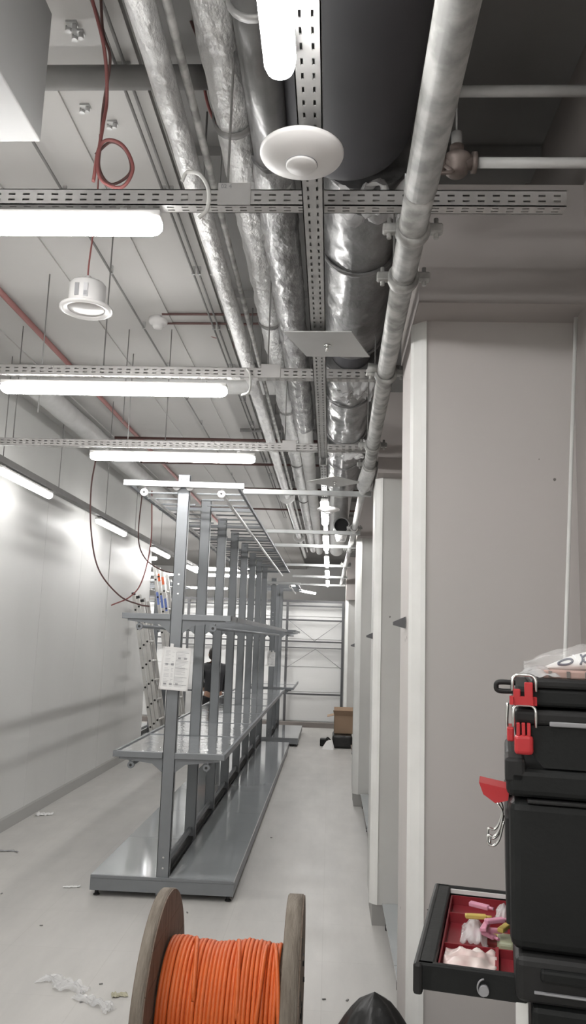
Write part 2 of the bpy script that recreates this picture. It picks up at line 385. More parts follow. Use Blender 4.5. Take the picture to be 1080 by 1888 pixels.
# light fittings ---------------------------------------------------
def batten(L):
    root = thing('ceiling_light', (0,0,0), '', 'ceiling light')
    # body along X, diffuser below (long rounded trough)
    r = .034; pr = []
    mb = MB()
    n = 10; sec = [(-.034,.012)]+[(-.034*math.cos(PI*k/n)*1.0, .006-.040*math.sin(PI*k/n)**.7) for k in range(n+1)]+[(.034,.012)]
    rings = []
    for x, s in ((-L/2,.55),(-L/2+.012,.85),(-L/2+.03,1),(L/2-.03,1),(L/2-.012,.85),(L/2,.55)):
        rings.append([mb.bm.verts.new((x, a*s, (b-.0)*s)) for a, b in sec])
    for a, b in zip(rings, rings[1:]):
        for k in range(len(sec)):
            k2 = (k+1) % len(sec); f = mb.bm.faces.new((a[k], a[k2], b[k2], b[k])); f.smooth = True
    mb.bm.faces.new(rings[0]); mb.bm.faces.new(rings[-1])
    mb.build('diffuser', M['lamp'], root)
    MB().box(-L/2, L/2, -.031, .031, .012, .034, .004).build('housing', M['white'], root)
    for s in (-1, 1):
        MB().box(s*L*.4-.012, s*L*.4+.012, -.012, .012, .034, .05).build('clip', M['galv'], root)
    return root
proto = batten(1.18); used = [False]
def lamp(x, y, z, rot, label, group):
    if not used[0]: o = proto; used[0] = True
    else: o = copy_tree(proto)
    o.location = (x, y, z); o.rotation_euler = (0, 0, rot); o['label'] = label; o['group'] = group
    return o
G1 = 'tube lights hung under the cross channels'
lamp(-1.14, 2.225, ZCH-.052, 0, 'glowing tube light cut by the left frame edge, under the nearest channel', G1)
lamp(-1.15, 3.86, ZCH-.052, 0, 'glowing tube light under the second channel, left of the square plate', G1)
lamp(-1.15, 5.40, ZCH-.052, 0, 'glowing tube light just above the front shelving post', G1)
G2 = 'tube lights along the middle strip'
lamp(-.135, .92, ZCH-.098, PI/2, 'glowing tube light at the top edge of the photo, beside the round disc', G2)
for y, lb in ((7.15,'tube light over the aisle, nearest below the second square plate'),(9.4,'tube light over the aisle, second below the small plate'),
              (11.65,'tube light over the aisle, third below the small plate'),(13.9,'tube light over the aisle, fourth below the small plate'),
              (16.15,'tube light over the aisle, farthest, just before the end wall')):
    lamp(XS+.005, y, ZCH-.15, PI/2, lb, G2)
G3 = 'tube lights along the left wall'
XL = -2.64
for y, lb in ((.9,'tube light by the left wall, behind the view'),(3.65,'tube light by the left wall, beside the viewer')):
    if y > 5: pass
for y, lb in ((3.75,'glowing tube light hung by the left wall, just out of frame'),(6.50,'glowing tube light by the left wall, cut by the left frame edge'),(9.20,'glowing tube light by the left wall, second along the tray'),
              (11.95,'glowing tube light by the left wall, third along the tray, before the ladders'),(14.7,'glowing tube light at the far end of the left tray')):
    o = lamp(XL, y, ZCH-.055, PI/2, lb, G3)
    for ch in o.children:
        if ch.name.startswith('diffuser'):
            ch.data = ch.data.copy(); ch.data.materials[0] = M['lampsoft']
G4 = 'tube lights in the far room'
for x, y, rot, lb in ((-.62,21.0,1.25,'tube light beyond the end wall, low over its top edge'),(-3.9,14.3,0,'tube light in the far left room, nearer one'),(-3.8,16.2,0,'tube light in the far left room, deeper one'),
                      (-5.6,12.5,0,'tube light in the far left room, hidden by the ladders'),(-3.3,20.5,0,'tube light beyond the end wall, behind the posts'),(-3.5,12.9,.0,'tube light in the far left room, seen just right of the ladders'),(-4.6,15.6,0,'tube light in the far left room, left one of the row'),(-2.1,14.6,0,'tube light behind the shelving, left of its far posts'),(-2.1,16.1,0,'tube light before the end wall, left of the shelving'),(-.9,18.6,1.57,'tube light beyond the end wall, in line with the shelving')):
    lamp(x, y, ZCH-.05, rot, lb, G4)
G5 = 'added tube lights behind the viewer'
for x, y in ((-1.14,-1.1),(-1.14,-2.6),(-2.3,-1.1)):  # unseen lamps added behind the camera to brighten the near part of the hall
    lamp(x, y, ZCH-.05, 0, 'unseen tube light added behind the viewer', G5)
for (x, y) in ((-.35,20.5),(-3.9,14.3),(-3.8,16.2),(-5.6,12.5),(-3.3,20.5),(-1.6,-.4),(-1.6,-2.0)):
    pass
# left tray
root = thing('cable_tray', (XL,0,ZCH), 'grey steel tray running high along the left wall above its lights', 'cable tray')
MB().box(XL-.035, XL+.035, -2, 16.5, ZCH-.004, ZCH).box(XL-.035, XL-.032, -2, 16.5, ZCH, ZCH+.05).box(XL+.032, XL+.035, -2, 16.5, ZCH, ZCH+.05).build('tray', M['greypipe'], root)
for y in (4.6,6.0,7.3,8.9,10.3,11.9,13.5): MB().cyl((XL,y,ZCH), (XL,y,ZC), .004, 6).build('hanger_rod', M['greypipe'], root)
for y in (3.3,4.2,6.05,6.95,8.75,9.65,11.5,12.4): MB().box(XL-.004, XL+.004, y-.01, y+.01, ZCH-.04, ZCH-.004).build('lamp_hook', M['galv'], root)

# pipes ---------------------------------------------------------------
def wrinkle(r, amp, sc, seed):
    return lambda i, a: r*(1+amp*noise.noise(Vector((math.cos(a)*sc+seed, math.sin(a)*sc, i*.5))))
def line(x, z, y0, y1, step=.06):
    n = max(2, int((y1-y0)/step)); return [(x, y0+(y1-y0)*k/n, z) for k in range(n+1)]
# galvanised pipe A
XA = -.575; ZA = 3.55
root = thing('insulated_pipe', (XA,0,ZA), 'foil-wrapped silver pipe, thinner and left of the pair, running the length of the ceiling', 'pipe')
MB().tube(line(XA, ZA, -1.5, 13.5, .09), .04, 16, wrinkle(.042,.09,1.2,0)).build('foil_sleeve', M['foil'], root)
MB().cyl((XA,13.5,ZA), (XA,16.9,ZA), .028, 12).build('bare_end', M['whitepipe'], root)
for y in (9.6, 13.5): MB().lathe((XA,y,ZA-.0), [(.03,0),(.09,0),(.10,.02),(.09,.04),(.03,.04)], (0,1,0), 20).build('collar', M['whitepipe'], root)
for y in (1.0,3.0,5.0,7.2,9.2,11.2): MB().cyl((XA,y,ZA), (XA,y,ZC), .005, 6).build('hanger_rod', M['greypipe'], root)
root = thing('conduit', (XA+.07,0,ZA+.02), 'slim steel conduit running close beside the thinner silver pipe', 'pipe')
MB().cyl((XA+.07,-1.5,ZA+.02), (XA+.07,16,ZA+.02), .014, 10).build('tube', M['galvpipe'], root)
for y in (1.0,3.0,5.0,7.2,9.2): MB().box(XA+.04, XA+.09, y-.01, y+.01, ZA+.03, ZA+.04).cyl((XA+.07,y,ZA+.03),(XA+.07,y,ZC+.05),.004,6).build('hanger_rod', M['greypipe'], root)
# foil pipe B
XB = -.40; ZB = 3.68
root = thing('insulated_pipe', (XB,0,ZB), 'crinkled silver foil pipe between the thin silver pipe and the dark wrapped pipe', 'pipe')
MB().tube(line(XB, ZB, -1.5, 16.5, .07), .065, 20, wrinkle(.068,.16,1.3,5)).build('foil_sleeve', M['foil'], root)
for y in (.8,2.6,4.4,6.2,8.2,10.4): MB().lathe((XB,y,ZB), [(.070,-.015),(.078,-.015),(.078,.015),(.070,.015)], (0,1,0), 20).cyl((XB,y,ZB+.07),(XB,y,ZC+.08),.004,6).build('hanger', M['greypipe'], root)
# dark wrapped pipe C
XC = -.268; ZC2 = 3.64
root = thing('wrapped_pipe', (XC,0,ZC2), 'dark pipe wrapped in wrinkled clear film, left of the perforated strip', 'pipe')
MB().cyl((XC,1.8,ZC2), (XC,3.0,ZC2), .070, 20).build('bare_pipe', M['darkpipe'], root)
MB().tube(line(XC, ZC2, -1.5, 1.9, .04), .08, 20, wrinkle(.082,.13,1.6,9)).build('near_film_wrap', M['film'], root)
MB().tube(line(XC, ZC2, 2.75, 6.6, .04), .08, 22, wrinkle(.083,.13,2.4,2)).build('far_film_wrap', M['film'], root)
MB().cyl((XC,6.6,ZC2), (XC,16.5,ZC2), .07, 16).build('far_pipe', M['whitepipe'], root)
for y in (2.0,2.9): MB().lathe((XC,y,ZC2), [(.07,-.012),(.082,-.012),(.082,.012),(.07,.012)], (0,1,0), 20).build('pipe_ring', M['galv'], root)
for y in (2.2, 6.7, 9., 12): MB().cyl((XC,y,ZC2+.06), (XC,y,ZC+.08), .005, 6).build('hanger_rod', M['greypipe'], root)
# big ducts
root = thing('insulated_duct', (.02,0,3.75), 'wide smooth black insulated air duct at the top centre', 'duct')
mb = MB(); prof = [(0,-3.1),(.25,-3.1)]+[(.25,y) for y in (-2,0,1,2,2.5)]+[(.25-.05*(1-math.cos(t)), 2.66+.10*math.sin(t)) for t in [k*PI/2/6 for k in range(7)]]+[(.12,2.77),(0,2.77)]
mb.lathe((.02,0,3.75), prof, (0,1,0), 48).build('insulation', M['rubber'], root)
XD = .095; ZD = 3.70
root = duct_root = thing('air_duct', (XD,0,ZD), 'grey metal air duct wrapped in clear film behind the black duct end', 'duct')
def ductseg(y0, y1, r, nm, m, amp=.05, s=3.):
    MB().tube(line(XD, ZD, y0, y1, .05), r, 40, wrinkle(r, amp, 2.2, s)).build(nm, m, root)
ductseg(2.8, 4.62, .183, 'duct_section', M['ductmetal'], .07)
ductseg(4.62, 4.98, .135, 'coupling', M['rubber'], .01)
ductseg(4.98, 6.80, .185, 'duct_section', M['ductmetal'], .08, 7)
ductseg(6.80, 7.05, .14, 'coupling', M['rubber'], .01)
ductseg(7.05, 9.3, .185, 'duct_section', M['ductmetal'], .04, 11)
ductseg(9.3, 16.5, .15, 'duct_section', M['whitepipe'], .01, 11)
for y in (2.95,3.5,4.6,5.0,5.65,6.78,7.1,7.8): MB().lathe((XD,y,ZD), [(.184,-.012),(.197,-.012),(.199,0),(.197,.012),(.184,.012)], (0,1,0), 40).build('joint_ring', M['ductmetal'], root)
for y in (3.2,4.3,5.5,6.5): MB().cyl((XD-.17,y,ZD), (XD-.17,y,ZC+.08), .004, 6).cyl((XD+.17,y,ZD), (XD+.17,y,ZC+.08), .004, 6).build('hanger_rod', M['greypipe'], root)
# loose film rags on the duct
def rag(c, sx, sy, sz, seed, name, label, m='clear2'):
    c = Vector(c)
    def fn(u, v):
        a = (u-.5)*2; b = (v-.5)*2
        n1 = noise.noise(Vector((u*3+seed, v*3, 0))); n2 = noise.noise(Vector((u*5, v*5+seed, 3))); n3 = noise.noise(Vector((u*9+seed, v*9, 7)))
        return c + Vector((a*sx*(1+.5*n1)+.3*sx*n2, b*sy*(1+.5*n2), sz*(n1*1.2+n2*.8+n3*.5)))
    return solo(MB().sheet(fn, 26, 26), name, M[m], label, 'plastic film', 'loose film on the ducts')
rag((.14,2.86,3.50), .15, .13, .07, 1, 'plastic_film', 'torn clear film hanging from the duct just behind the nearest channel')
rag((.14,5.15,3.50), .13, .25, .07, 5, 'plastic_film', 'torn clear film under the duct behind the square plate')
rag((.10,7.0,3.50), .17, .22, .07, 9, 'plastic_film', 'torn clear film under the duct above the small second plate')
rag((.27,2.75,3.40), .05, .25, .08, 12, 'plastic_film', 'torn clear film between the duct and the right galvanised pipe')
# round duct spigot farther down
root = duct_root
MB().lathe((.10,8.9,3.10), [(.082,0),(.098,0),(.098,.28),(.082,.28)], (0,1,0), 30).build('outlet_collar', M['galv'], root)
MB().lathe((.10,9.0,3.10), [(0,0),(.082,0)], (0,1,0), 30).build('dark_mouth', M['darkgap'], root)
MB().tube(arc([(.10,9.17,3.10),(.10,9.5,3.16),(.10,9.7,3.35),(.10,9.75,3.6)], 8), .09, 20).build('outlet_elbow', M['galv'], root)
MB().lathe((.10,9.0,2.95), [(.0,-.03),(.05,-.025),(.075,.06)], (0,0,1), 20).build('silver_cone', M['foil'], root)
# right galvanised pipe with clamps
R0 = .043
root = thing('galvanised_pipe', (.21,0,3.0), 'large galvanised pipe with bolted couplings beside the right pillars', 'pipe')
def rp(px, py, z=3.0): return AZ(px, py, z)
pa = Vector((.213,-1.,3.0)); pb = Vector((.213,1.95,3.0)); 
MB().cyl(pa, pb, R0+.001, 24).build('pipe_length', M['galvpipe'], root)
MB().cyl(pb, (.214,2.42,3.0), R0-.001, 24).build('pipe_length', M['galvpipe'], root)
MB().cyl((.214,2.42,3.0), (.222,3.40,3.0), R0-.004, 24).build('pipe_length', M['galvpipe'], root)
MB().cyl((.222,3.40,3.0), (.236,4.75,3.0), R0-.004, 24).build('pipe_length', M['galvpipe'], root)
MB().cyl((.236,4.75,3.0), (.245,5.3,3.0), R0-.004, 24).build('pipe_length', M['galvpipe'], root)
MB().tube([(.245,5.3,3.0),(.25,5.5,3.0),(.235,5.7,2.98),(.232,5.9,2.97)], .055, 18).build('pipe_elbow', M['foil'], root)
MB().cyl((.23,5.85,2.97), (.23,8.2,2.97), .03, 16).build('white_pipe_length', M['whitepipe'], root)
MB().cyl((.23,8.2,2.97), (.21,16.5,2.97), .03, 16).build('white_pipe_length', M['whitepipe'], root)
def clampring(y, x=.215, z=3.0, big=1.):
    mb = MB(); mb.lathe((x,y,z), [(.040,-.022),(.056*big,-.022),(.060*big,-.01),(.060*big,.01),(.056*big,.022),(.040,.022)], (0,1,0), 24)
    for s in (-1, 1): mb.box(x+s*.075*big-.022, x+s*.075*big+.022, y-.013, y+.013, z-.014, z+.018, .006)
    for s in (-1, 1): mb.cyl((x+s*.078*big,y,z-.028), (x+s*.078*big,y,z+.035), .007, 8)
    mb.build('pipe_coupling', M['galvpipe'], root)
for y, x in ((1.0,.213),(2.16,.214),(2.47,.215),(3.42,.223),(4.75,.236),(5.3,.245),(8.2,.23),(10.2,.225),(12.2,.22)): clampring(y, x, 3.0 if y < 6 else 2.97, .88 if y < 6 else .8)
MB().cyl((.14,3.4,3.02), (.222,3.4,3.01), .02, 12).build('side_branch', M['galvpipe'], root)
for y in (.4,1.6,2.9,4.2,5.0): MB().cyl((.215,y,3.03), (.215,y,3.5), .004, 6).build('hanger_rod', M['greypipe'], root)
# transverse pipe with valve on right (px 840..1080, y 300)
pv = AY(842, 300, 2.25)
root = thing('valve_pipe', (pv.x,2.25,pv.z), 'tarnished valve on a pale horizontal pipe right of the galvanised pipe', 'pipe')
MB().cyl((pv.x+.05,2.25,pv.z), (XW,2.25,pv.z), .016, 14).build('pipe_length', M['whitepipe'], root)
MB().lathe((pv.x,2.25,pv.z-.045), [(0,0),(.022,0),(.034,.01),(.034,.035),(.045,.045),(.045,.06),(.03,.07),(.022,.085),(.022,.10),(0,.10)], (0,0,1), 14).build('valve_body', M['copper'], root)
MB().cyl((pv.x-.055,2.25,pv.z), (pv.x+.06,2.25,pv.z), .024, 12).cyl((pv.x+.045,2.25,pv.z),(pv.x+.06,2.25,pv.z),.033,8).cyl((pv.x-.055,2.25,pv.z),(pv.x-.04,2.25,pv.z),.033,8).build('union_nut', M['copper'], root)
MB().cyl((pv.x,2.25,pv.z+.05), (pv.x,2.25,pv.z+.10), .018, 10).build('valve_stem', M['greypipe'], root)
MB().cyl((pv.x,2.25,pv.z+.10), (pv.x,2.25,ZC+.09), .003, 6).build('hanger_wire', M['greypipe'], root)
MB().tube(arc([(pv.x-.05,2.24,pv.z-.01),(pv.x-.02,2.22,pv.z-.05),(pv.x-.09,2.22,pv.z-.055)], 8), .006, 8).build('lever', M['copper'], root)
# transverse pale pipe high right, transverse grey pipe high left
p = AY(960, 168, 2.55)
solo(MB().cyl((.32,2.55,p.z), (XW+.02,2.55,p.z), .02, 14), 'ceiling_pipe', M['whitepipe'], 'pale horizontal pipe above the valve, near the top right corner', 'pipe')
p = AZ(240, 143, 3.86)
solo(MB().cyl((-3.1,p.y,3.86), (-.2,p.y,3.86), .043, 18), 'ceiling_pipe', M['greypipe'], 'grey pipe crossing the ceiling at the upper left behind the silver pipe', 'pipe')
p = AZ(440, 798, 3.93)
solo(MB().cyl((-1.0,p.y,3.96), (.1,p.y,3.96), .02, 10), 'ceiling_pipe', M['greypipe'], 'thin grey pipe crossing the ceiling behind the third channel', 'pipe')
# white insulated duct: transverse and along the left wall
root = thing('white_duct', (-2.6,6.2,3.82), 'white insulated duct crossing the ceiling and turning along the left wall', 'duct')
MB().tube(line(0,0,0,1,.1) and [(x, 6.2, 3.86) for x in [-2.5+.05*k for k in range(46)]], .08, 20, wrinkle(.082,.04,1.5,3)).build('cross_run', M['whitepipe'], root)
MB().tube(line(-2.56, 3.86, 6.1, 14.5, .1), .1, 20, wrinkle(.10,.04,1.5,6)).build('wall_run', M['whitepipe'], root)
# red sprinkler pipe
p = AZ(60, 620, 3.9)
solo(MB().cyl((p.x,-1,3.972), (p.x,15,3.972), .02, 12), 'sprinkler_pipe', M['redpipe'], 'dull red pipe running along the ceiling at the far left', 'pipe')
# conduits clipped to the ceiling
GC = 'thin conduits clipped to the ceiling'
for px, py, lb in ((247,210,'thin ceiling conduit, left one of the pair beside the thin silver pipe'),(262,210,'thin ceiling conduit, right one of the pair beside the thin silver pipe'),
                   (292,200,'thin ceiling conduit hugging the left side of the thin silver pipe'),(215,520,'thin ceiling conduit passing the smoke detector on its left')):
    p = AZ(px, py, ZC-.045)
    root = thing('conduit', (p.x,0,ZC-.02), lb, 'conduit', GC)
    MB().cyl((p.x,-1,ZC-.045), (p.x,14,ZC-.045), .007, 8).build('tube', M['greypipe'], root)
    for y in [1+.85*k for k in range(12)]: MB().box(p.x-.010, p.x+.010, y, y+.012, ZC-.052, ZC-.0).build('clip', M['galv'], root)
for yy, lb in ((8.3,'thin dark pipe crossing the far ceiling, nearest of its row'),(9.5,'thin dark pipe crossing the far ceiling, second of its row'),(11.1,'thin dark pipe crossing the far ceiling, third of its row'),(12.9,'thin dark pipe crossing the far ceiling, deepest of its row')):
    solo(MB().cyl((-2.42,yy,3.925), (.5,yy,3.925), .016, 10), 'ceiling_pipe', M['darkcable'], lb, 'pipe', 'thin dark pipes crossing the far ceiling')
# ceiling anchors
for px, py, lb in ((138,42,'small steel anchor in the ceiling at the upper left, by the white box'),(150,58,'small steel anchor in the ceiling at the upper left, just below another'),(162,195,'small steel anchor in the ceiling below the grey cross pipe'),(212,225,'small steel anchor in the ceiling above the red coil')):
    p = AZ(px, py, ZC)
    solo(MB().cyl((p.x,p.y,ZC-.03), (p.x,p.y,ZC), .010, 8).box(p.x-.03, p.x+.01, p.y-.015, p.y+.015, ZC-.008, ZC).cyl((p.x-.03,p.y+.02,ZC-.02),(p.x-.03,p.y+.02,ZC),.012,8), 'ceiling_anchor', M['galv'], lb, 'anchor', 'ceiling anchors')
# smoke detector with its conduits
p = AZ(292, 587, ZC)
root = thing('smoke_detector', (p.x,p.y,ZC), 'small round white smoke detector on the ceiling', 'smoke detector')
MB().lathe((p.x,p.y,ZC-.0), [(.0,-.075),(.03,-.075),(.038,-.06),(.038,-.045),(.06,-.04),(.066,-.03),(.066,0),(0,0)], (0,0,1), 28).build('base', M['white'], root)
for k, dy in enumerate((.0,.16)):
    solo(MB().tube(arc([(p.x+.05,p.y-dy+.05,ZC-.015),(p.x+.55,p.y-dy+.05,ZC-.015),(p.x+.85,p.y-dy+.12,ZC-.015),(p.x+1.0,p.y-dy+.9,ZC-.015)], 8), .009, 8), 'conduit', M['darkcable'], ('reddish conduit running right from the smoke detector, nearer one','reddish conduit running right from the smoke detector, farther one')[k], 'conduit')
# square plates
def plate(px, py, z, s, ang, lb):
    p = AZ(px, py, z); root = thing('metal_plate', (p.x,p.y,z), lb, 'plate', 'square plates under the middle strip')
    o = MB().box(-s/2, s/2, -s/2, s/2, 0, .004).build('plate', M['offwhite']); o.parent = root
    o = MB().cyl((.0,0,-.03), (0,0,.0), .006, 8).cyl((0,0,-.008),(0,0,0),.016,10).build('bolt', M['wire']); o.parent = root
    root.rotation_euler = (0, 0, ang)
    return root
pl1 = plate(604, 636, 3.02, .29, -.30, 'large square metal plate bolted under the perforated strip')
pl1.rotation_euler = (0, .11, -.30)
plate(617, 889, 2.955, .29, .78, 'square metal plate turned cornerwise, farther down the strip')
# round discs
def disc(px, py, z, r, lb, m='white'):
    p = AZ(px, py, z); root = thing('round_disc', (p.x,p.y,z), lb, 'disc', 'round discs under the middle strip')
    MB().lathe((p.x,p.y,z), [(0,.03),(r*.55,.03),(r*.93,.018),(r,.012),(r,.006),(r*.97,0),(r*.7,-.010),(r*.37,-.022),(0,-.024)], (0,0,1), 48).build('shell', M[m], root)
    MB().cyl((p.x,p.y,z+.02), (p.x,p.y,3.06), .012, 10).build('stem', M['galv'], root)
    MB().lathe((p.x,p.y,z-.022), [(0,-.008),(r*.35,-.007),(r*.37,-.004),(r*.37,.004)], (0,0,1), 32).build('centre_cap', M[m], root)
    MB().lathe((p.x,p.y,z-.022), [(r*.37,-.001),(r*.385,-.001),(r*.385,.004)], (0,0,1), 32).build('cap_ring', M['labelgrey'], root)
    return p
p = disc(556, 289, 2.99, .105, 'white round access disc hanging under the strip, nearest the camera')
MB_ = disc(605, 941, 2.93, .10, 'small white round disc beneath the first far aisle light')
# downlight speaker
p = AY(159, 570, 3.15)
root = thing('ceiling_speaker', (p.x,p.y,p.z), 'white recessed-type ceiling speaker hanging loose on its cable at the left', 'speaker')
MB().lathe(p, [(0,.004),(.078,.004),(.082,-.004),(.100,-.010),(.112,-.004),(.112,.004),(.085,.016),(0,.016)], (0,0,1), 40).build('flange', M['white'], root)
MB().lathe(p, [(0,-.001),(.078,-.001),(.080,.006)], (0,0,1), 36).build('grille', M['white'], root)
MB().lathe(p, [(.078,.014),(.078,.105),(.070,.115),(0,.118)], (0,0,1), 36).build('can', M['white'], root)
MB().box(p.x-.030, p.x-.012, p.y-.0795, p.y-.0765+.004, p.z+.03, p.z+.085).build('label', M['labelgrey'], root)
MB().box(p.x+.008, p.x+.026, p.y-.080, p.y-.072, p.z+.025, p.z+.085).build('label', M['inklight'], root)
MB().box(p.x+.010, p.x+.024, p.y-.081, p.y-.073, p.z+.03, p.z+.05).build('label', M['ink'], root)
MB().tube(arc([(p.x,p.y,p.z+.115),(p.x-.004,p.y,p.z+.2),(p.x+.01,p.y,p.z+.5),(p.x,p.y,ZC)], 8), .004, 6).build('cable', M['redcable'], root)
MB().cyl((p.x+.0,p.y,p.z+.10), (p.x-.0,p.y,p.z+.15), .012, 10).build('cable_gland', M['white'], root)
# cables
def cable(name, pts, r, m, lb, grp='loose cables under the ceiling', n=14):
    return solo(MB().tube(arc(pts, n), r, 8), name, M[m], lb, 'cable', grp)
y = 2.35
cable('red_cable', [AY(165,-20,2.2),AY(192,90,2.3),AY(197,180,2.4),AY(190,230,2.4),AY(180,300,2.4),AY(190,335,2.4),AY(225,345,2.4),AY(245,310,2.4),AY(228,270,2.4),AY(200,258,2.4),AY(182,275,2.4),AY(172,335,2.4)], .006, 'redcable', 'red cable coiled above the first tube light at the upper left')
cable('red_cable', [AY(185,-20,2.25),AY(190,60,2.3),AY(203,110,2.35),AY(190,200,2.45),AY(186,260,2.42),AY(183,310,2.42),AY(205,340,2.42),AY(240,318,2.42),AY(233,280,2.42),AY(205,262,2.42),AY(176,285,2.42)], .005, 'darkcable', 'darker cable of the red coil above the first tube light')
cable('red_cable', [AY(340,10,2.6),AY(375,90,2.6),AY(420,150,2.7),AY(460,212,2.85)], .006, 'darkcable', 'dark red cable arching from the thin silver pipe to the foil pipe, upper one')
cable('red_cable', [AY(378,100,2.7),AY(380,180,2.7),AY(412,250,2.75),AY(470,288,2.85)], .006, 'redcable', 'red cable hanging in a bow left of the foil pipe')
cable('white_cable', [AY(335,335,2.16),AY(345,318,2.15),AY(368,322,2.14),AY(384,350,2.14),AY(382,385,2.15),AY(366,402,2.16)], .006, 'whitecable', 'pale cable looped round the nearest channel at the thin silver pipe')
cable('white_cable', [AY(455,680,3.76),AY(461,690,3.75),AY(460,720,3.75),AY(446,728,3.84)], .006, 'whitecable', 'pale cable looped round the second channel')
cable('red_cable', [AY(380,490,5.4),AY(372,560,5.4),AY(385,615,5.5),AY(420,622,5.6),AY(440,610,5.6)], .008, 'redcable', 'red cable loop right of the smoke detector')
cable('red_cable', [AY(384,505,5.5),AY(392,560,5.5),AY(418,590,5.6),AY(432,640,5.7)], .008, 'darkcable', 'dark cable loop right of the smoke detector')
cable('red_cable', [AY(178,840,7.5),AY(168,900,7.5),AY(168,980,7.6),AY(182,1050,7.7),AY(220,1098,7.9),AY(255,1114,8.1),AY(275,1118,8.2)], .008, 'darkcable', 'long dark red cable hanging down in front of the left wall', n=10)
cable('red_cable', [AY(280,905,8.2),AY(278,1000,8.2),AY(262,1070,8.2),AY(240,1100,8.2),AY(205,1116,8.2)], .007, 'redcable', 'red cable hanging from above the ladders curving to the left')
cable('red_cable', [AY(262,910,8.4),AY(255,990,8.4),AY(268,1030,8.4),AY(300,1052,8.4),AY(330,1058,8.6)], .007, 'darkcable', 'dark cable looping over the top of the ladders')
# vertical threaded rods left alone
GR = 'threaded rods hanging from the ceiling'
for px, py0, py1, yy, lb in ((245,950,570,5.2,''),):
    pass
for px, y, zb, lb in ((75,4.5,3.1,'thin threaded rod hanging at the far left of the speaker'),(232,5.4,3.3,'thin threaded rod hanging right of the speaker, nearer one'),(243,5.9,3.3,'thin threaded rod hanging right of the speaker, farther one'),(212,7.2,3.1,'thin threaded rod hanging before the left wall above the ladders')):
    p = AY(px, 700, y); solo(MB().cyl((p.x,y,zb), (p.x,y,ZC-.0), .004, 6), 'threaded_rod', M['greypipe'], lb, 'rod', GR)
# white box unit at upper left
z0 = 3.20; p = AZ(75, 262, z0); ze = AX(91, 70, p.x).z
root = thing('ceiling_unit', (p.x,p.y,z0), 'white sheet-metal box unit hanging in the upper left corner', 'ceiling unit')
MB().box(p.x-.8, p.x, -.6, p.y, z0, 3.62, .004).build('casing', M['unit'], root)
MB().box(p.x-.70, p.x-.12, .3, p.y-.45, z0-.012, z0+.002, .004).build('underside_panel', M['unit'], root)
MB().box(p.x-.55, p.x-.25, 1.0, p.y-.52, z0-.016, z0-.010).build('grille', M['darkgap'], root)
for yy in (.2, p.y-.15): MB().cyl((p.x-.1,yy,3.6), (p.x-.1,yy,ZC), .006, 6).cyl((p.x-.7,yy,3.6),(p.x-.7,yy,ZC),.006,6).build('hanger_rod', M['greypipe'], root)

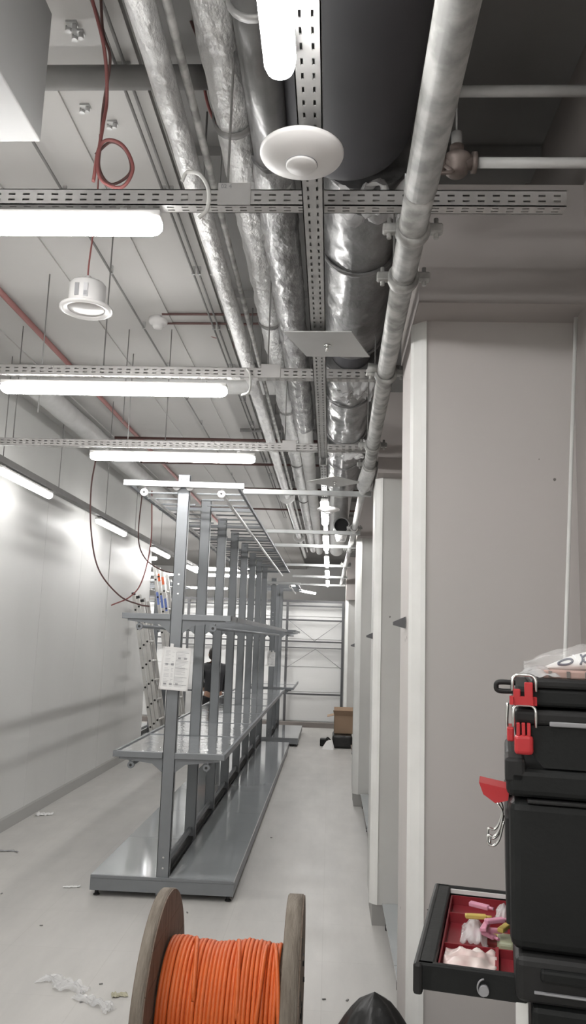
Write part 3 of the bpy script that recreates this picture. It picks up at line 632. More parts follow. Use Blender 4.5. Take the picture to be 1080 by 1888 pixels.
# ================================================================= SHELVING
def post_mb(x, y, z0, z1, w=.088, d=.05):
    mb = MB(); t = .004
    mb.box(x-w/2, x+w/2, y-d/2, y-d/2+t, z0, z1); mb.box(x-w/2, x+w/2, y+d/2-t, y+d/2, z0, z1)
    mb.box(x-w/2, x-w/2+t, y-d/2, y+d/2, z0, z1); mb.box(x+w/2-t, x+w/2, y-d/2, y+d/2, z0, z1); mb.box(x-w/2, x+w/2, y-d/2, y+d/2, z1, z1+.003)
    return mb
def gondola(x, ys, ztop, lb, levels=True, far=False, grp=None):
    root = thing('shelving_unit', (x,ys[0],0), lb, 'shelving', grp)
    n = len(ys); Y0 = ys[0]-.03; Y1 = ys[-1]+.03
    for y in ys:
        post_mb(x, y, .02, ztop).build('post', M['shelf'], root)
    if not far:
        for yb in (Y0,):
            for zz in (2.10,2.17,2.24,.20,.27): MB().cyl((x+.0,ys[0]-.028,zz), (x+.0,ys[0]-.024,zz), .007, 10).build('bolt', M['wire'], root)
            for sx in (-.02,.02): MB().cyl((x+sx,ys[0]-.028,ztop-.03), (x+sx,ys[0]-.024,ztop-.03), .004, 8).build('rivet', M['darkgap'], root)
    # base: left and right plinths with decks
    for s in (-1, 1):
        for a, b in zip(ys, ys[1:]):
            x0, x1 = sorted((x+s*.044, x+s*.50))
            MB().box(x0, x1, a-.028, b-.032, .125, .14).build('base_deck', M['deck'], root)
        xe = x+s*.50
        MB().box(min(xe,xe-s*.012), max(xe,xe-s*.012), Y0+.03, Y1, .045, .125).build('kick_panel', M['shelf'], root)
        MB().box(*sorted((x, xe)), Y0-.01, Y0+.02, .04, .118).build('end_bracket', M['shelf'], root)
        MB().box(*sorted((x, xe)), Y0-.012, Y0+.004, .119, .14, .002).build('deck_lip', M['shelf'], root)
        MB().box(*sorted((x, xe)), Y1-.03, Y1, .04, .125).build('end_bracket', M['shelf'], root)
        for y in ys: MB().cyl((xe-s*.04,y,0), (xe-s*.04,y,.05), .014, 8).cyl((xe-s*.04,y,0),(xe-s*.04,y,.008),.022,10).build('levelling_foot', M['darkgap'], root)
    MB().box(x-.03, x+.03, Y0+.04, Y1, .14, .165).build('spine_rail', M['darkgap'], root)
    MB().box(x-.012, x+.012, Y0+.06, Y1-.03, .20, .235).build('spine_rail', M['shelf'], root)
    # cantilever levels
    for zl, kind in ((.955,'mid'),(1.93,'up')):
        for s in (-1, 1):
            xi, xo = x+s*.044, x+s*.40
            lo, hi = sorted((xi, xo))
            if kind == 'mid':
                for a, b in zip(ys, ys[1:]):
                    MB().box(lo+.02, hi-.02, a-.01, b-.022, zl+.004, zl+.012).build('shelf_panel', M['deckmid'], root)
                    if s > 0: MB().box(x-.064, x+.064, a+.03, b-.03, zl+.003, zl+.011).build('centre_panel', M['deckmid'], root)
                    MB().box(lo, hi, a-.03, a-.008, zl-.012, zl+.016).build('cross_bar', M['shelf'], root)
            else:
                for a, b in zip(ys, ys[1:]):
                    for k in range(3):
                        yy = a+(b-a)*k/3; MB().box(lo, hi, yy-.02, yy+.02, zl-.010, zl+.010).build('cross_bar', M['shelf'], root)
            MB().box(lo, hi, Y0-.012, Y0+.02, zl-.02, zl+.02, .002).build('end_frame', M['shelf'], root)
            MB().box(min(xo,xo-s*.02), max(xo,xo-s*.02), Y0, Y1, zl-.02, zl+.02).build('edge_rail', M['shelf'], root)
            # brackets with curved arm under the shelf, carrying a tube
            xt = x+s*.27; zt = zl-.075
            for y in ys[::1 if not far else 2]:
                MB().prism([(x+s*.044,y-.02,zl-.02),(x+s*.36,y-.02,zl-.02),(x+s*.36,y-.02,zl-.035),(x+s*.12,y-.02,zl-.06),(x+s*.044,y-.02,zl-.12)], (0,0,0), (0,.006,0)).build('bracket', M['shelf'], root)
            MB().cyl((xt,Y0+.02,zt), (xt,Y1,zt), .013, 10).build('hanging_tube', M['shelf'], root)
            MB().cyl((xt,Y0+.0,zt), (xt,Y0+.03,zt), .024, 14).cyl((xt,Y0+.02,zt),(xt+s*.02,Y0+.02,zl-.02),.009,8).build('tube_end_cap', M['shelf'], root)
            MB().cyl((xt,Y0-.003,zt), (xt,Y0,zt), .010, 10).build('cap_hole', M['darkgap'], root)
    # top canopy: light end bar, rails with round white ends, thin cross bars
    zt = ztop-.08
    MB().bar((x-.44,Y0-.045,zt+.005), (x+.46,Y0-.045,zt-.005), .03, .04).build('canopy_bar', M['shelflight'], root)
    for a in ys[1:]: MB().bar((x-.42,a,zt), (x+.42,a,zt), .03, .03).build('canopy_bar', M['shelf'], root)
    for s in (-1, 1):
        xr = x+s*.29
        MB().cyl((xr,Y0,zt-.06), (xr,Y1,zt-.06), .014, 10).build('canopy_tube', M['galv'], root)
        MB().cyl((xr,Y0-.03,zt-.06), (xr,Y0,zt-.06), .028, 18).cyl((xr,Y0-.02,zt-.04),(xr+.01,Y0-.02,zt-.01),.008,8).build('round_end_cap', M['white'], root)
        MB().cyl((xr,Y0-.034,zt-.06), (xr,Y0-.03,zt-.06), .009, 12).build('cap_hole', M['darkgap'], root)
        MB().cyl((x+s*.05,Y0-.02,zt-.01), (x+s*.05,Y0+.0,zt-.01), .03, 18).build('round_end_cap', M['white'], root)
        for a, b in zip(ys, ys[1:]):
            for k in (1, 2, 3): MB().box(*sorted((x+s*.05, x+s*.42)), a+(b-a)*k/4-.012, a+(b-a)*k/4+.012, zt-.012, zt).build('canopy_slat', M['shelf'], root)
    MB().box(x-.42, x-.40, Y0, Y1, zt-.01, zt+.01).build('canopy_edge', M['shelf'], root)
    MB().box(x+.40, x+.42, Y0, Y1, zt-.01, zt+.01).build('canopy_edge', M['shelf'], root)
    return root
XG = -1.12; ZP = 2.985
ysG = [5.75+1.06*k for k in range(8)]
gondola(XG, ysG, ZP, 'long grey double-sided shelving with bare posts, running down the hall beside the aisle')
ys2 = [13.75+1.0*k for k in range(3)]
gondola(-1.0, ys2, ZP-.15, 'short grey shelving beyond the long one, its low deck reaching farther into the aisle', grp='shelving units')
gondola(-3.15, [13.2,14.2,15.2], ZP-.2, 'grey shelving standing in the far left room behind the ladders', far=True, grp='shelving units')
# cross ties from shelving top to right pillars
GT = 'pale cross ties between the shelving top and the right wall'
for py0, px0, py1, px1, lb in ((905,443,912,667,'nearest pale tie, crossing just below the cornerwise plate'),(978,490,984,661,'second pale tie, crossing below the round disc'),(1003,492,1010,658,'third pale tie, crossing at the duct spigot'),
                               (1039,515,1046,658,'fourth pale tie, below the duct spigot'),(1061,530,1066,657,'fifth pale tie, far down the aisle'),(1080,540,1085,657,'farthest pale tie, just above the end wall')):
    z = 2.95; a = AZ(px0, py0, z); b = AZ(px1, py1, z); yy = (a.y+b.y)/2
    yy = min(yy, 16.7)
    solo(MB().box(XG+.40, .30 if 5.9 < yy or True else .3, yy-.016, yy+.016, z-.02, z+.02, .003), 'cross_tie', M['shelflight'], lb, 'bar', GT)

# wall shelving bases on the right, between pillars
def wallbase(y0, y1, lb, n):
    root = thing('low_shelf', ((.38+XW)/2,y0,0), lb, 'shelf base', 'low shelf bases along the right wall')
    for k in range(n):
        a = y0+(y1-y0)*k/n; b = y0+(y1-y0)*(k+1)/n
        MB().box(.375, XW-.01, a+.003, b-.003, .125, .14).build('base_deck', M['deck'], root)
        MB().box(.40, XW-.01, b-.05, b-.02, .03, .125).build('bracket', M['shelf'], root)
        for yy in (a+.06, b-.06): MB().cyl((.41,yy,0), (.41,yy,.05), .018, 8).build('levelling_foot', M['darkgap'], root)
    MB().box(.385, .395, y0, y1, .085, .125).build('kick_panel', M['shelf'], root)
wallbase(3.45, 5.40, 'low grey shelf base beside the black bag, between the first two pillars', 2)
wallbase(5.86, 9.04, 'low grey shelf base between the second and third pillars', 3)
wallbase(9.52, 13.15, 'low grey shelf base beyond the third pillar, near the cardboard box', 4)
# small dark brackets on pillar edges
for px, py, y, x, lb in ((750,1149,P1Y+.2,.28,'small dark bracket on the edge of the nearest pillar'),(690,1173,5.6,.29,'small dark bracket on the edge of the second pillar'),(652,1190,9.3,.28,'small dark bracket on the edge of the third pillar')):
    p = AY(px, py, y)
    solo(MB().prism([(x+.012,y,p.z-.02),(x-.035,y,p.z-.008),(x-.035,y,p.z+.004),(x+.012,y,p.z+.025)], (0,0,0), (0,.03,0)), 'shelf_bracket', M['frame'], lb, 'bracket', 'small brackets on the pillar edges')
# plan sheets
def plansheet(x, y, zt, w, h, roll, lb, lines=True):
    root = thing('plan_sheet', (x,y,zt-h), lb, 'paper sheet', 'plan sheets on the shelving posts')
    def P(n, m, x0, x1, z0, z1, t0, t1):
        o = MB().box(x0, x1, t0, t1, z0, z1).build(n, m); o.parent = root
    P('sheet', M['paper'], -w/2, w/2, 0, h, -.004, .0)
    P('sheet_border', M['white'], -w/2-.006, -w/2+.004, -.004, h+.004, -.007, .001); P('sheet_border', M['white'], w/2-.004, w/2+.006, -.004, h+.004, -.007, .001)
    P('sheet_border', M['white'], -w/2, w/2, h-.006, h+.006, -.007, .001); P('sheet_border', M['white'], -w/2, w/2, -.006, .006, -.007, .001)
    mb = MB(); rnd = random.Random(3)
    for cx0, cx1 in ((-.40,-.20),(-.15,-.06),(.02,.44)):
        z = .93
        while z > .05:
            if rnd.random() < .75:
                mb.box(w*cx0, w*(cx0+(cx1-cx0)*rnd.uniform(.5,1)), -.0052, -.004, h*z-.0015, h*z+.0015)
            z -= .033
    o = mb.build('printed_text', M['inklight']); o.parent = root
    mb = MB()
    for zz in (.90,.70,.52,.30,.12): mb.box(w*-.0, w*.46, -.0054, -.004, h*zz-.001, h*zz+.001)
    mb.box(w*-.005, w*.0, -.0054, -.004, h*.1, h*.92); mb.box(w*-.44, w*-.06, -.0054, -.004, h*.60, h*.605)
    for cx, cz in ((-.33,.60),(-.12,.60),(-.33,.12),(-.12,.12),(.12,.76),(.34,.76),(.1,.13)): mb.box(w*(cx-.05), w*(cx+.05), -.0056, -.004, h*(cz-.022), h*(cz+.022))
    o = mb.build('printed_table', M['ink']); o.parent = root
    for sx in (-.2, .25):
        o = MB().box(w*sx-.012, w*sx+.012, -.008, .003, h-.006, h+.03).build('tape', M['white']); o.parent = root
    root.rotation_euler = (0, roll, 0)
    return root
p = AY(323, 1195, 5.68)
plansheet(p.x, 5.685, p.z, .195, .290, .05, 'printed plan sheet in a white sleeve taped to the front shelving post')
p = AY(500, 1203, ysG[-1]-.06)
plansheet(p.x, ysG[-1]-.04, p.z, .12, .22, 0, 'small white sheet taped to the last post of the long shelving')

# ladders
def ladder(x0, x1, y, ztop, yw, rung0, pitch, lb, labels=False, n=3):
    root = thing('ladder', (x0,y,0), lb, 'ladder', 'folded aluminium ladders at the left wall')
    d = Vector((x1-x0,0,ztop)); L = d.length; d.normalize(); nrm = Vector((d.z,0,-d.x))
    for k in range(n):
        off = nrm*(.056*k)+Vector((0,0,.0)); base = Vector((x0,y,.02))+off+d*(.04*k)
        LL = L-.10*k if k != n-1 or not labels else L-.1*k
        for s in (0, yw):
            MB().bar(base+Vector((0,s,0)), base+Vector((0,s,0))+d*LL, .025, .046, up=nrm).build('stile', M['alu'], root)
        q = rung0
        while q < LL-.06:
            c = base+d*q
            rg = MB().cyl(c, c+Vector((0,yw,0)), .016, 10).build('rung', M['alu'], root)
            MB().cyl(c+Vector((0,-.017,0)), c+Vector((0,-.012,0)), .015, 12).build('rung_plug', M['darkgap'], rg)
            q += pitch
        for s in (0, yw): MB().bar(base+Vector((0,s,0))-d*.015, base+Vector((0,s,0))+d*.05, .03, .050, up=nrm).build('rubber_foot', M['darkgap'], root)
        if labels:
            for a, b, m in ((LL-.20,LL-.08,'orangelabel'),(LL-.62,LL-.42,'bluelabel')):
                if m == 'orangelabel' and k == 0: continue
                MB().bar(base+Vector((0,-.0135,0))+d*a, base+Vector((0,-.0135,0))+d*b, .001, .035, up=nrm).build('label', M[m], root)
        else:
            MB().bar(base+Vector((0,-.0,0))+d*(LL-.03), base+Vector((0,0,0))+d*(LL+.01), .03, .050, up=nrm).build('end_cap', M['darkgap'], root)
    return root
ladder(-2.40, -2.86, 11.3, 2.36, .38, .22, .277, 'triple aluminium ladder leaning on the left wall, shorter and nearer one')
ladder(-2.28, -2.80, 12.25, 2.85, .36, .18, .277, 'triple aluminium ladder with orange and blue labels, taller and farther one', labels=True)

# ================================================================= PERSON
def skin_obj(name, verts, edges, radii, m, parent, root_i=0, sub=2):
    me = bpy.data.meshes.new(name); me.from_pydata([Vector(v) for v in verts], edges, [])
    o = bpy.data.objects.new(name, me); COL.objects.link(o); o.parent = parent
    me.materials.append(m)
    md = o.modifiers.new('skin', 'SKIN'); md.use_smooth_shade = True
    for i, r in enumerate(radii):
        sv = me.skin_vertices[0].data[i]; sv.radius = r if isinstance(r, tuple) else (r, r); sv.use_root = (i == root_i)
    s = o.modifiers.new('sub', 'SUBSURF'); s.levels = sub; s.render_levels = sub
    return o
pr_ = AY(396, 1207, 12.9)
man = thing('person', (pr_.x,12.9,0), 'person in a black jacket and dark trousers standing behind the shelving, head bowed', 'person')
V = [(0,0,.88),(0,0,1.02),(0,-.01,1.16),(0,.0,1.29),(0,.015,1.37),(.0,.04,1.43),(0,.06,1.52),        # 0-6 pelvis..head
     (.16,.01,1.31),(.21,.03,1.08),(.16,.18,.92),(.15,.24,.88),                                          # right arm 7-10
     (-.16,.01,1.31),(-.21,.04,1.09),(-.13,.20,.97),(-.11,.26,.95),                                      # left arm 11-14
     (.09,0,.82),(.10,.01,.46),(.10,-.02,.08),(.11,.10,.04),                                             # right leg 15-18
     (-.09,0,.82),(-.10,.02,.46),(-.11,-.01,.08),(-.12,.11,.04)]
E = [(0,1),(1,2),(2,3),(3,4),(4,5),(5,6),(3,7),(7,8),(8,9),(9,10),(3,11),(11,12),(12,13),(13,14),(0,15),(15,16),(16,17),(17,18),(0,19),(19,20),(20,21),(21,22)]
Rr = [(.13,.10),(.12,.09),(.14,.10),(.14,.10),(.06,.06),(.05,.055),(.075,.09),.055,.042,.032,.022,.055,.042,.032,.022,.085,.058,.04,.04,.085,.058,.04,.04]
skin_obj('body', V, E, Rr, M['skin'], man)
# head detail, hair
hc = Vector((0,.06,1.515))
mb = MB(); mb.lathe(hc+Vector((0,.0,-.02)), [(0,.125),(.05,.117),(.078,.085),(.088,.04),(.087,-.0),(.082,-.04),(.07,-.06)], Vector((0,-.1,1)), 20)
mb.build('hair', M['hair']).parent = man
mb = MB(); [mb.lathe((s*.082,.06,1.50), [(0,-.012),(.02,-.008),(.024,0),(.018,.008),(0,.01)], (1,0,0), 10) for s in (-1,1)]; mb.lathe((0,.155,1.49), [(0,-.02),(.012,-.012),(.014,0),(0,.022)], (0,.4,1), 8); mb.build('ears', M['skin']).parent = man
# hands with separate fingers
for s, wrist in ((1, Vector((.15,.25,.875))), (-1, Vector((-.11,.27,.945)))):
    hv = [wrist, wrist+Vector((0,.05,-.015))]; he = [(0,1)]; hr = [.024,(.03,.016)]
    for k in range(4):
        b = len(hv); o0 = Vector(((k-1.5)*.019,.085,-.02)); ln = (.026,.03,.028,.021)[k]
        hv += [wrist+o0, wrist+o0+Vector((0,ln,-.012)), wrist+o0+Vector((0,ln*1.5,-.035))]; he += [(1,b),(b,b+1),(b+1,b+2)]; hr += [.009,.008,.007]
    b = len(hv); hv += [wrist+Vector((-s*.035,.04,-.01)), wrist+Vector((-s*.045,.075,-.02))]; he += [(1,b),(b,b+1)]; hr += [.011,.009]
    skin_obj('hand', hv, he, hr, M['skin'], man, 0, 1)
JV = [V[0]]+V[1:5]+V[7:10]+V[11:14]
JV = [(0,0,.86),(0,0,1.0),(0,-.01,1.15),(0,0,1.28),(0,.012,1.38),(.165,.01,1.31),(.215,.03,1.08),(.165,.17,.93),(-.165,.01,1.31),(-.215,.04,1.09),(-.135,.19,.975)]
JE = [(0,1),(1,2),(2,3),(3,4),(3,5),(5,6),(6,7),(3,8),(8,9),(9,10)]
skin_obj('jacket', JV, JE, [(.165,.13),(.16,.12),(.175,.13),(.175,.125),(.075,.075),.075,.06,.045,.075,.06,.045], M['jacket'], man)
TV = [(0,0,.92),(.09,0,.80),(.10,.01,.46),(.10,-.02,.09),(-.09,0,.80),(-.10,.02,.46),(-.11,-.01,.09)]
skin_obj('trousers', TV, [(0,1),(1,2),(2,3),(0,4),(4,5),(5,6)], [(.14,.12),.10,.075,.06,.10,.075,.06], M['trousers'], man)
for s in (-1, 1): MB().box(s*.105-.045, s*.105+.045, -.09, .18, 0, .08, .03, 3).build('shoe', M['black']).parent = man
man.rotation_euler = (0, 0, .35)

# ================================================================= CABLE REEL
RC = Vector((0,3.25,.40)); RR = .40
xa0, xa1, xb0, xb1 = -.648, -.60, -.140, -.075
reel = thing('cable_reel', (-.36,3.25,0), 'weathered wooden cable reel with bright orange cable in the foreground', 'cable reel')
def flange(x0, x1, out, crack):
    mb = MB(); half = (x0+x1)/2; N = 96
    # two plies, each of planks cut to the disc
    for (a, b, rot) in ((x0, half-.001, 0), (half+.001, x1, PI/2)):
        n = 7; w = 2*RR/n
        for k in range(n):
            lo = -RR+k*w+.0012; hi = -RR+(k+1)*w-.0012; pts = []
            m_ = 14
            for q in range(m_+1):
                t = lo+(hi-lo)*q/m_; h = math.sqrt(max(0, RR*RR-t*t)); pts.append((t, h))
            poly = [(t, h) for t, h in pts]+[(t, -h) for t, h in reversed(pts)]
            if abs(poly[0][1]) < 1e-4: poly = poly[1:]
            pp = []
            for t, h in poly:
                yy, zz = (t, h) if rot == 0 else (h, t)
                pp.append((a, RC.y+yy, RC.z+zz))
            # drop duplicated consecutive points
            qq = [pp[0]]
            for p_ in pp[1:]:
                if (Vector(p_)-Vector(qq[-1])).length > 1e-4 and (Vector(p_)-Vector(qq[0])).length > 1e-4: qq.append(p_)
            mb.prism(qq, (0,0,0), (b-a,0,0))
    return mb.build('flange', M['wood'], reel)
for x0, x1 in ((xa0,xa1),(xb0,xb1)):
    fl = flange(x0, x1, 1, 1)
    MB().lathe((x0+.012,RC.y,RC.z), [(RR-.001,-.010),(RR+.004,-.008),(RR+.004,x1-x0-.018),(RR-.001,x1-x0-.016)], (1,0,0), 96).build('rim', M['woodedge'], fl)
    mb = MB()
    for k in range(5):
        a = 2*PI*k/5+.3; c = Vector((0,RC.y+.17*math.cos(a),RC.z+.17*math.sin(a))); mb.cyl((x0-.006,c.y,c.z), (x1+.006,c.y,c.z), .010, 8)
    mb.cyl((x0-.008,RC.y,RC.z), (x1+.003,RC.y,RC.z), .035, 20)
    mb.build('bolts', M['darkgap'], fl)
# crack and dark notches on the right flange outer face
mb = MB(); xo = xb1+.0005
for pts in ([(3.02,.74),(3.10,.71),(3.25,.60),(3.40,.55)],[(2.93,.58),(3.0,.57),(3.14,.47),(3.22,.43)]):
    for a, b in zip(pts, pts[1:]): mb.bar((xo,*a), (xo,*b), .006, .002, up=Vector((1,0,0)))
mb.build('cracks', M['darkgap'], reel)
MB().cyl((xa1,RC.y,RC.z), (xb0,RC.y,RC.z), .21, 48).build('drum', M['wood'], reel)
rw = .222; rc = .0086
nt_ = 28; pts = []; rnd = random.Random(5); W = (xb0-rc-.002)-(xa1+rc+.002)
jit = [rnd.uniform(-.004,.006) for _ in range(nt_+2)]; jx = [rnd.uniform(-.003,.003) for _ in range(nt_+2)]
for k in range(nt_*40+1):
    t = k/40; i = int(t); f = t-i; a = 2*PI*t
    rj = jit[i]*(1-f)+jit[i+1]*f; xj = jx[i]*(1-f)+jx[i+1]*f
    bulge = .006*math.sin(t/nt_*PI*3+1)
    pts.append((max(xa1+rc, min(xb0-rc, xa1+rc+.002+W*t/nt_+xj)), RC.y-(rw+rj+bulge)*math.cos(a), RC.z+(rw+rj+bulge)*math.sin(a)))
MB().tube(pts, rc, 8).build('cable_winding', M['orange'], reel)
# underlying layer fills the gaps
pts = []
for k in range(nt_*32+1):
    t = k/32; a = 2*PI*t; pts.append((xa1+rc+.010+(W-.012)*t/nt_, RC.y-(rw-.011)*math.cos(a), RC.z+(rw-.011)*math.sin(a)))
MB().tube(pts, rc, 6).build('under_winding', M['orange'], reel)
# a few strands crossing over
for x0, x1, a0, a1, dr in ((-.185,-.14,PI*.52,-PI*.10,.02),(-.215,-.235,PI*.50,PI*.02,.014),(-.50,-.46,PI*.60,PI*.15,.013),(-.33,-.30,PI*.58,PI*.08,.012)):
    pts = []
    for k in range(31):
        t = k/30; a = a0+(a1-a0)*t; r = rw+.004+dr*math.sin(min(1,t*3)*PI/2)*(1 if t < .9 else (1-t)*10)
        pts.append((x0+(x1-x0)*t+.006*math.sin(t*3), RC.y-r*math.cos(a), RC.z+r*math.sin(a)))
    MB().tube(pts, rc, 8).build('loose_strand', M['orange'], reel)

# ================================================================= TOOLBOX STACK
before_stack = {o.name for o in bpy.data.objects}
YN = 1.40; YF = 1.86
def zz(py, px=1000, y=YN): return AY(px, py, y).z
def xx(px, py=1500, y=YN): return AY(px, py, y).x
XR = .76
GB = 'black tool boxes stacked at the right'
xF = xx(938)
# tall main box
zb, zt = zz(1757), zz(1412)
t1 = thing('tool_box', (xF+.2,(YN+YF)/2,zb), 'tall black tool box in the stack, its red latch hanging open over the drawer', 'tool box', GB)
MB().box(xF, XR, YN, YF, zb+.0, zt-.055, .018, 3).build('body', M['black'], t1)
MB().box(xF-.004, XR, YN-.004, YF+.004, zt-.052, zt-.004, .012, 3).build('lid', M['black'], t1)
MB().box(xF+.03, XR, YN-.006, YN+.01, zt-.060, zt-.054, .002).build('lid_seam', M['blacklid'], t1)
MB().box(xF-.006, xF+.028, YN-.004, YN+.08, zt-.03, zt+.012, .006, 2).build('corner_clip', M['blacklid'], t1)
MB().box(xF-.006, xF+.006, YN+.03, YF-.03, zb+.03, zt-.09, .004).build('front_rib', M['blacklid'], t1)
# open latch
y0 = YN+.10
def P(px, py, y=y0): return AY(px, py, y)
yl = YN+.06
LO = Vector((-.014,0,0))
q = [AY(a, b, yl)+LO for a, b in ((885,1444),(940,1455),(938,1476),(915,1482),(893,1466))]
la = MB().prism(q, (0,0,0), (0,.07,0)).build('latch', M['red'], t1); la['label'] = 'red latch flipped open'
for dy in (0, .055):
    MB().tube(arc([LO+AY(918,1480,yl)+Vector((0,dy,0)),LO+AY(928,1500,yl)+Vector((0,dy,0)),LO+AY(922,1530,yl)+Vector((0,dy,0)),LO+AY(913,1543,yl)+Vector((0,dy,0)),LO+AY(902,1542,yl)+Vector((0,dy,0)),LO+AY(902,1556,yl)+Vector((0,dy,0)),LO+AY(912,1560,yl)+Vector((0,dy,0)),LO+AY(922,1548,yl)+Vector((0,dy,0)),LO+AY(930,1515,yl)+Vector((0,dy,0))], 6), .0022, 8).build('latch_wire', M['wire'], la)
MB().cyl(LO+AY(905,1559,yl), LO+AY(905,1559,yl)+Vector((0,.055,0)), .0022, 8).build('latch_wire', M['wire'], la)
# middle flat case
x2 = xx(950, 1360); zb2, zt2 = zz(1412)-.002, zz(1306)
t2 = thing('tool_box', (x2+.2,(YN+YF)/2,zb2), 'black tool case with a closed tall red latch, second from the top of the stack', 'tool box', GB)
MB().prism([(x2+.045,YN,zb2),(XR,YN,zb2),(XR,YN,zt2-.028),(x2,YN,zt2-.028),(x2,YN,zb2+.05)], (0,0,0), (0,YF-YN,0)).build('body', M['black'], t2)
MB().box(x2-.002, XR, YN-.006, YF, zt2-.027, zt2-.002, .008, 3).build('lid', M['blacklid'], t2)
MB().box(x2+.055, x2+.135, YN-.009, YN-.003, zt2-.028, zt2-.020, .002).build('lid_highlight_rib', M['labelgrey'], t2)  # pale grey of this rib stands in for a highlight on the lid
def latch(root, x0, x1, z0, z1, zw, prongs, y=YN):
    la = MB().box(x0, x1, y-.020, y-.004, z0, z1-.02, .006, 3).build('latch', M['red'], root); la['label'] = 'bright red latch'
    mb = MB()
    if prongs:
        for k in range(3):
            xc = x0+(x1-x0)*(.12+.28*k); mb.box(xc, xc+.006, y-.018, y-.006, z1-.022, z1, .0015)
    else:
        mb.box(x0, x0+.012, y-.018, y-.006, z1-.022, z1, .002).box(x1-.014, x1, y-.018, y-.006, z1-.022, z1+.012, .002)
    mb.build('latch_prongs', M['red'], la)
    zb_ = z0+.045 if prongs else z0+.015; cr = .010
    MB().tube([(x0-.001,y-.016,zb_),(x0-.001,y-.016,zw-cr)]+[(x0-.001+cr-cr*math.cos(t),y-.014,zw-cr+cr*math.sin(t)) for t in (.5,1.0)]+[(x0-.001+cr,y-.013,zw),(x1+.005-cr,y-.013,zw)]+[(x1+.005-cr+cr*math.sin(t),y-.014,zw-cr+cr*math.cos(t)) for t in (.5,1.0)]+[(x1+.005,y-.016,zw-cr),(x1+.005,y-.016,zb_)], .0026, 8).build('latch_wire', M['wire'], la)
latch(t2, xx(949), xx(983), zz(1390), zz(1332), zz(1300), True)
MB().tube(arc([(x2-.012,YN+.03,zz(1300)),(x2-.014,YN+.03,zz(1340)),(x2-.012,YN+.03,zz(1370))], 6), .0026, 8).build('latch_wire', M['wire'], t2)
MB().box(x2-.014, x2-.002, YN+.02, YN+.09, zz(1372), zz(1345), .003).build('latch', M['red'], t2)
# top thin case
x3 = xx(946, 1270); zb3, zt3 = zz(1303), zz(1262)
t3 = thing('tool_box', (x3+.2,(YN+YF)/2,zb3), 'thin black organiser case with a short red latch, topmost of the stack', 'tool box', GB)
MB().box(x3, XR, YN, YF, zb3, zt3-.005, .008, 3).build('body', M['black'], t3)
MB().box(x3+.03, XR, YN-.005, YF, zt3-.006, zt3+.010, .005, 2).build('lid', M['blacklid'], t3)
hx = MB().prism([(x3-.030,YN+.02,zz(1281)),(x3+.004,YN+.02,zz(1281)),(x3+.004,YN+.02,zz(1259)),(x3-.030,YN+.02,zz(1259))], (0,0,0), (0,.012,0))
hh = MB().tube(arc([(x3+.004,YN+.03,zz(1262)),(x3-.024,YN+.03,zz(1262)),(x3-.029,YN+.03,zz(1270)),(x3-.024,YN+.03,zz(1278)),(x3+.004,YN+.03,zz(1278))], 6), .0045, 10).build('handle', M['blacklid'], t3)
hx.bm.free()
latch(t3, xx(948), xx(984), zz(1291), zz(1271), zz(1245), False)
# lower drawer module
zb4, zt4 = zz(1846), zz(1757)
x4 = xx(948, 1800)
t4 = thing('drawer_box', (x4+.2,(YN+YF)/2,zb4), 'black drawer box at the bottom right with its drawer pulled out to the left', 'tool box', GB)
MB().box(x4, XR, YN-.012, YF+.01, zb4, zt4-.001, .014, 3).build('casing', M['blacklid'], t4)
MB().box(x4+.04, XR, YN-.020, YN-.006, zz(1800), zz(1776), .005, 2).build('side_grip', M['black'], t4)
MB().box(x4+.03, XR, YN-.018, YN-.008, zz(1822), zz(1818), .001).build('side_rib', M['labelgrey'], t4)
# drawer
xd0, xd1 = AY(768,1800,YN).x, x4+.02
zd1 = AY(800,1790,YN).z; zd0 = AY(800,1846,YN).z+.004
dr = MB()
dr.box(xd0, xd1, YN, YN+.014, zd0, zd1, .003); dr.box(xd0, xd1, YF-.014, YF, zd0, zd1, .003)
dr.box(xd0, xd0+.030, YN, YF, zd0, zd1, .004); dr.box(xd0, xd1, YN+.01, YF-.01, zd0, zd0+.004)
drw = dr.build('drawer', M['black'], t4)
MB().box(xd0-.006, xd0+.010, YN-.004, YF+.004, zd0-.008, zd1+.0, .005, 2).build('drawer_front', M['blacklid'], drw)
MB().box(xd0+.030, xd1, YF-.020, YF-.013, zd1-.012, zd1-.004).build('white_rim', M['white'], drw)
MB().cyl(AY(893,1828,YN), AY(893,1828,YN)-Vector((0,.010,0)), .008, 14).build('lock_button', M['labelgrey'], drw)
MB().tube([AY(882+12*(1-math.sin(t)),1826+16*math.cos(t),YN-.004) for t in [k*PI/10 for k in range(11)]], .0015, 6).build('lock_ring', M['labelgrey'], drw)
tr = MB(); a, b = xd0+.032, xd1-.002; c, d = YN+.018, YF-.024; f0 = zd0+.006; th = zd1-.014
tr.box(a, b, c, d, f0, f0+.003)
for (p_, q_) in ((a,a+.003),(b-.003,b)): tr.box(p_, q_, c, d, f0, th)
for (p_, q_) in ((c,c+.003),(d-.003,d)): tr.box(a, b, p_, q_, f0, th)
tr.box(a, b, c+.14, c+.144, f0, th-.004); tr.box(a, b, c+.30, c+.303, f0, f0+.022); tr.box(a+(b-a)*.66, a+(b-a)*.66+.006, c, c+.14, f0, th)
org = tr.build('tray_insert', M['redtray'], drw)
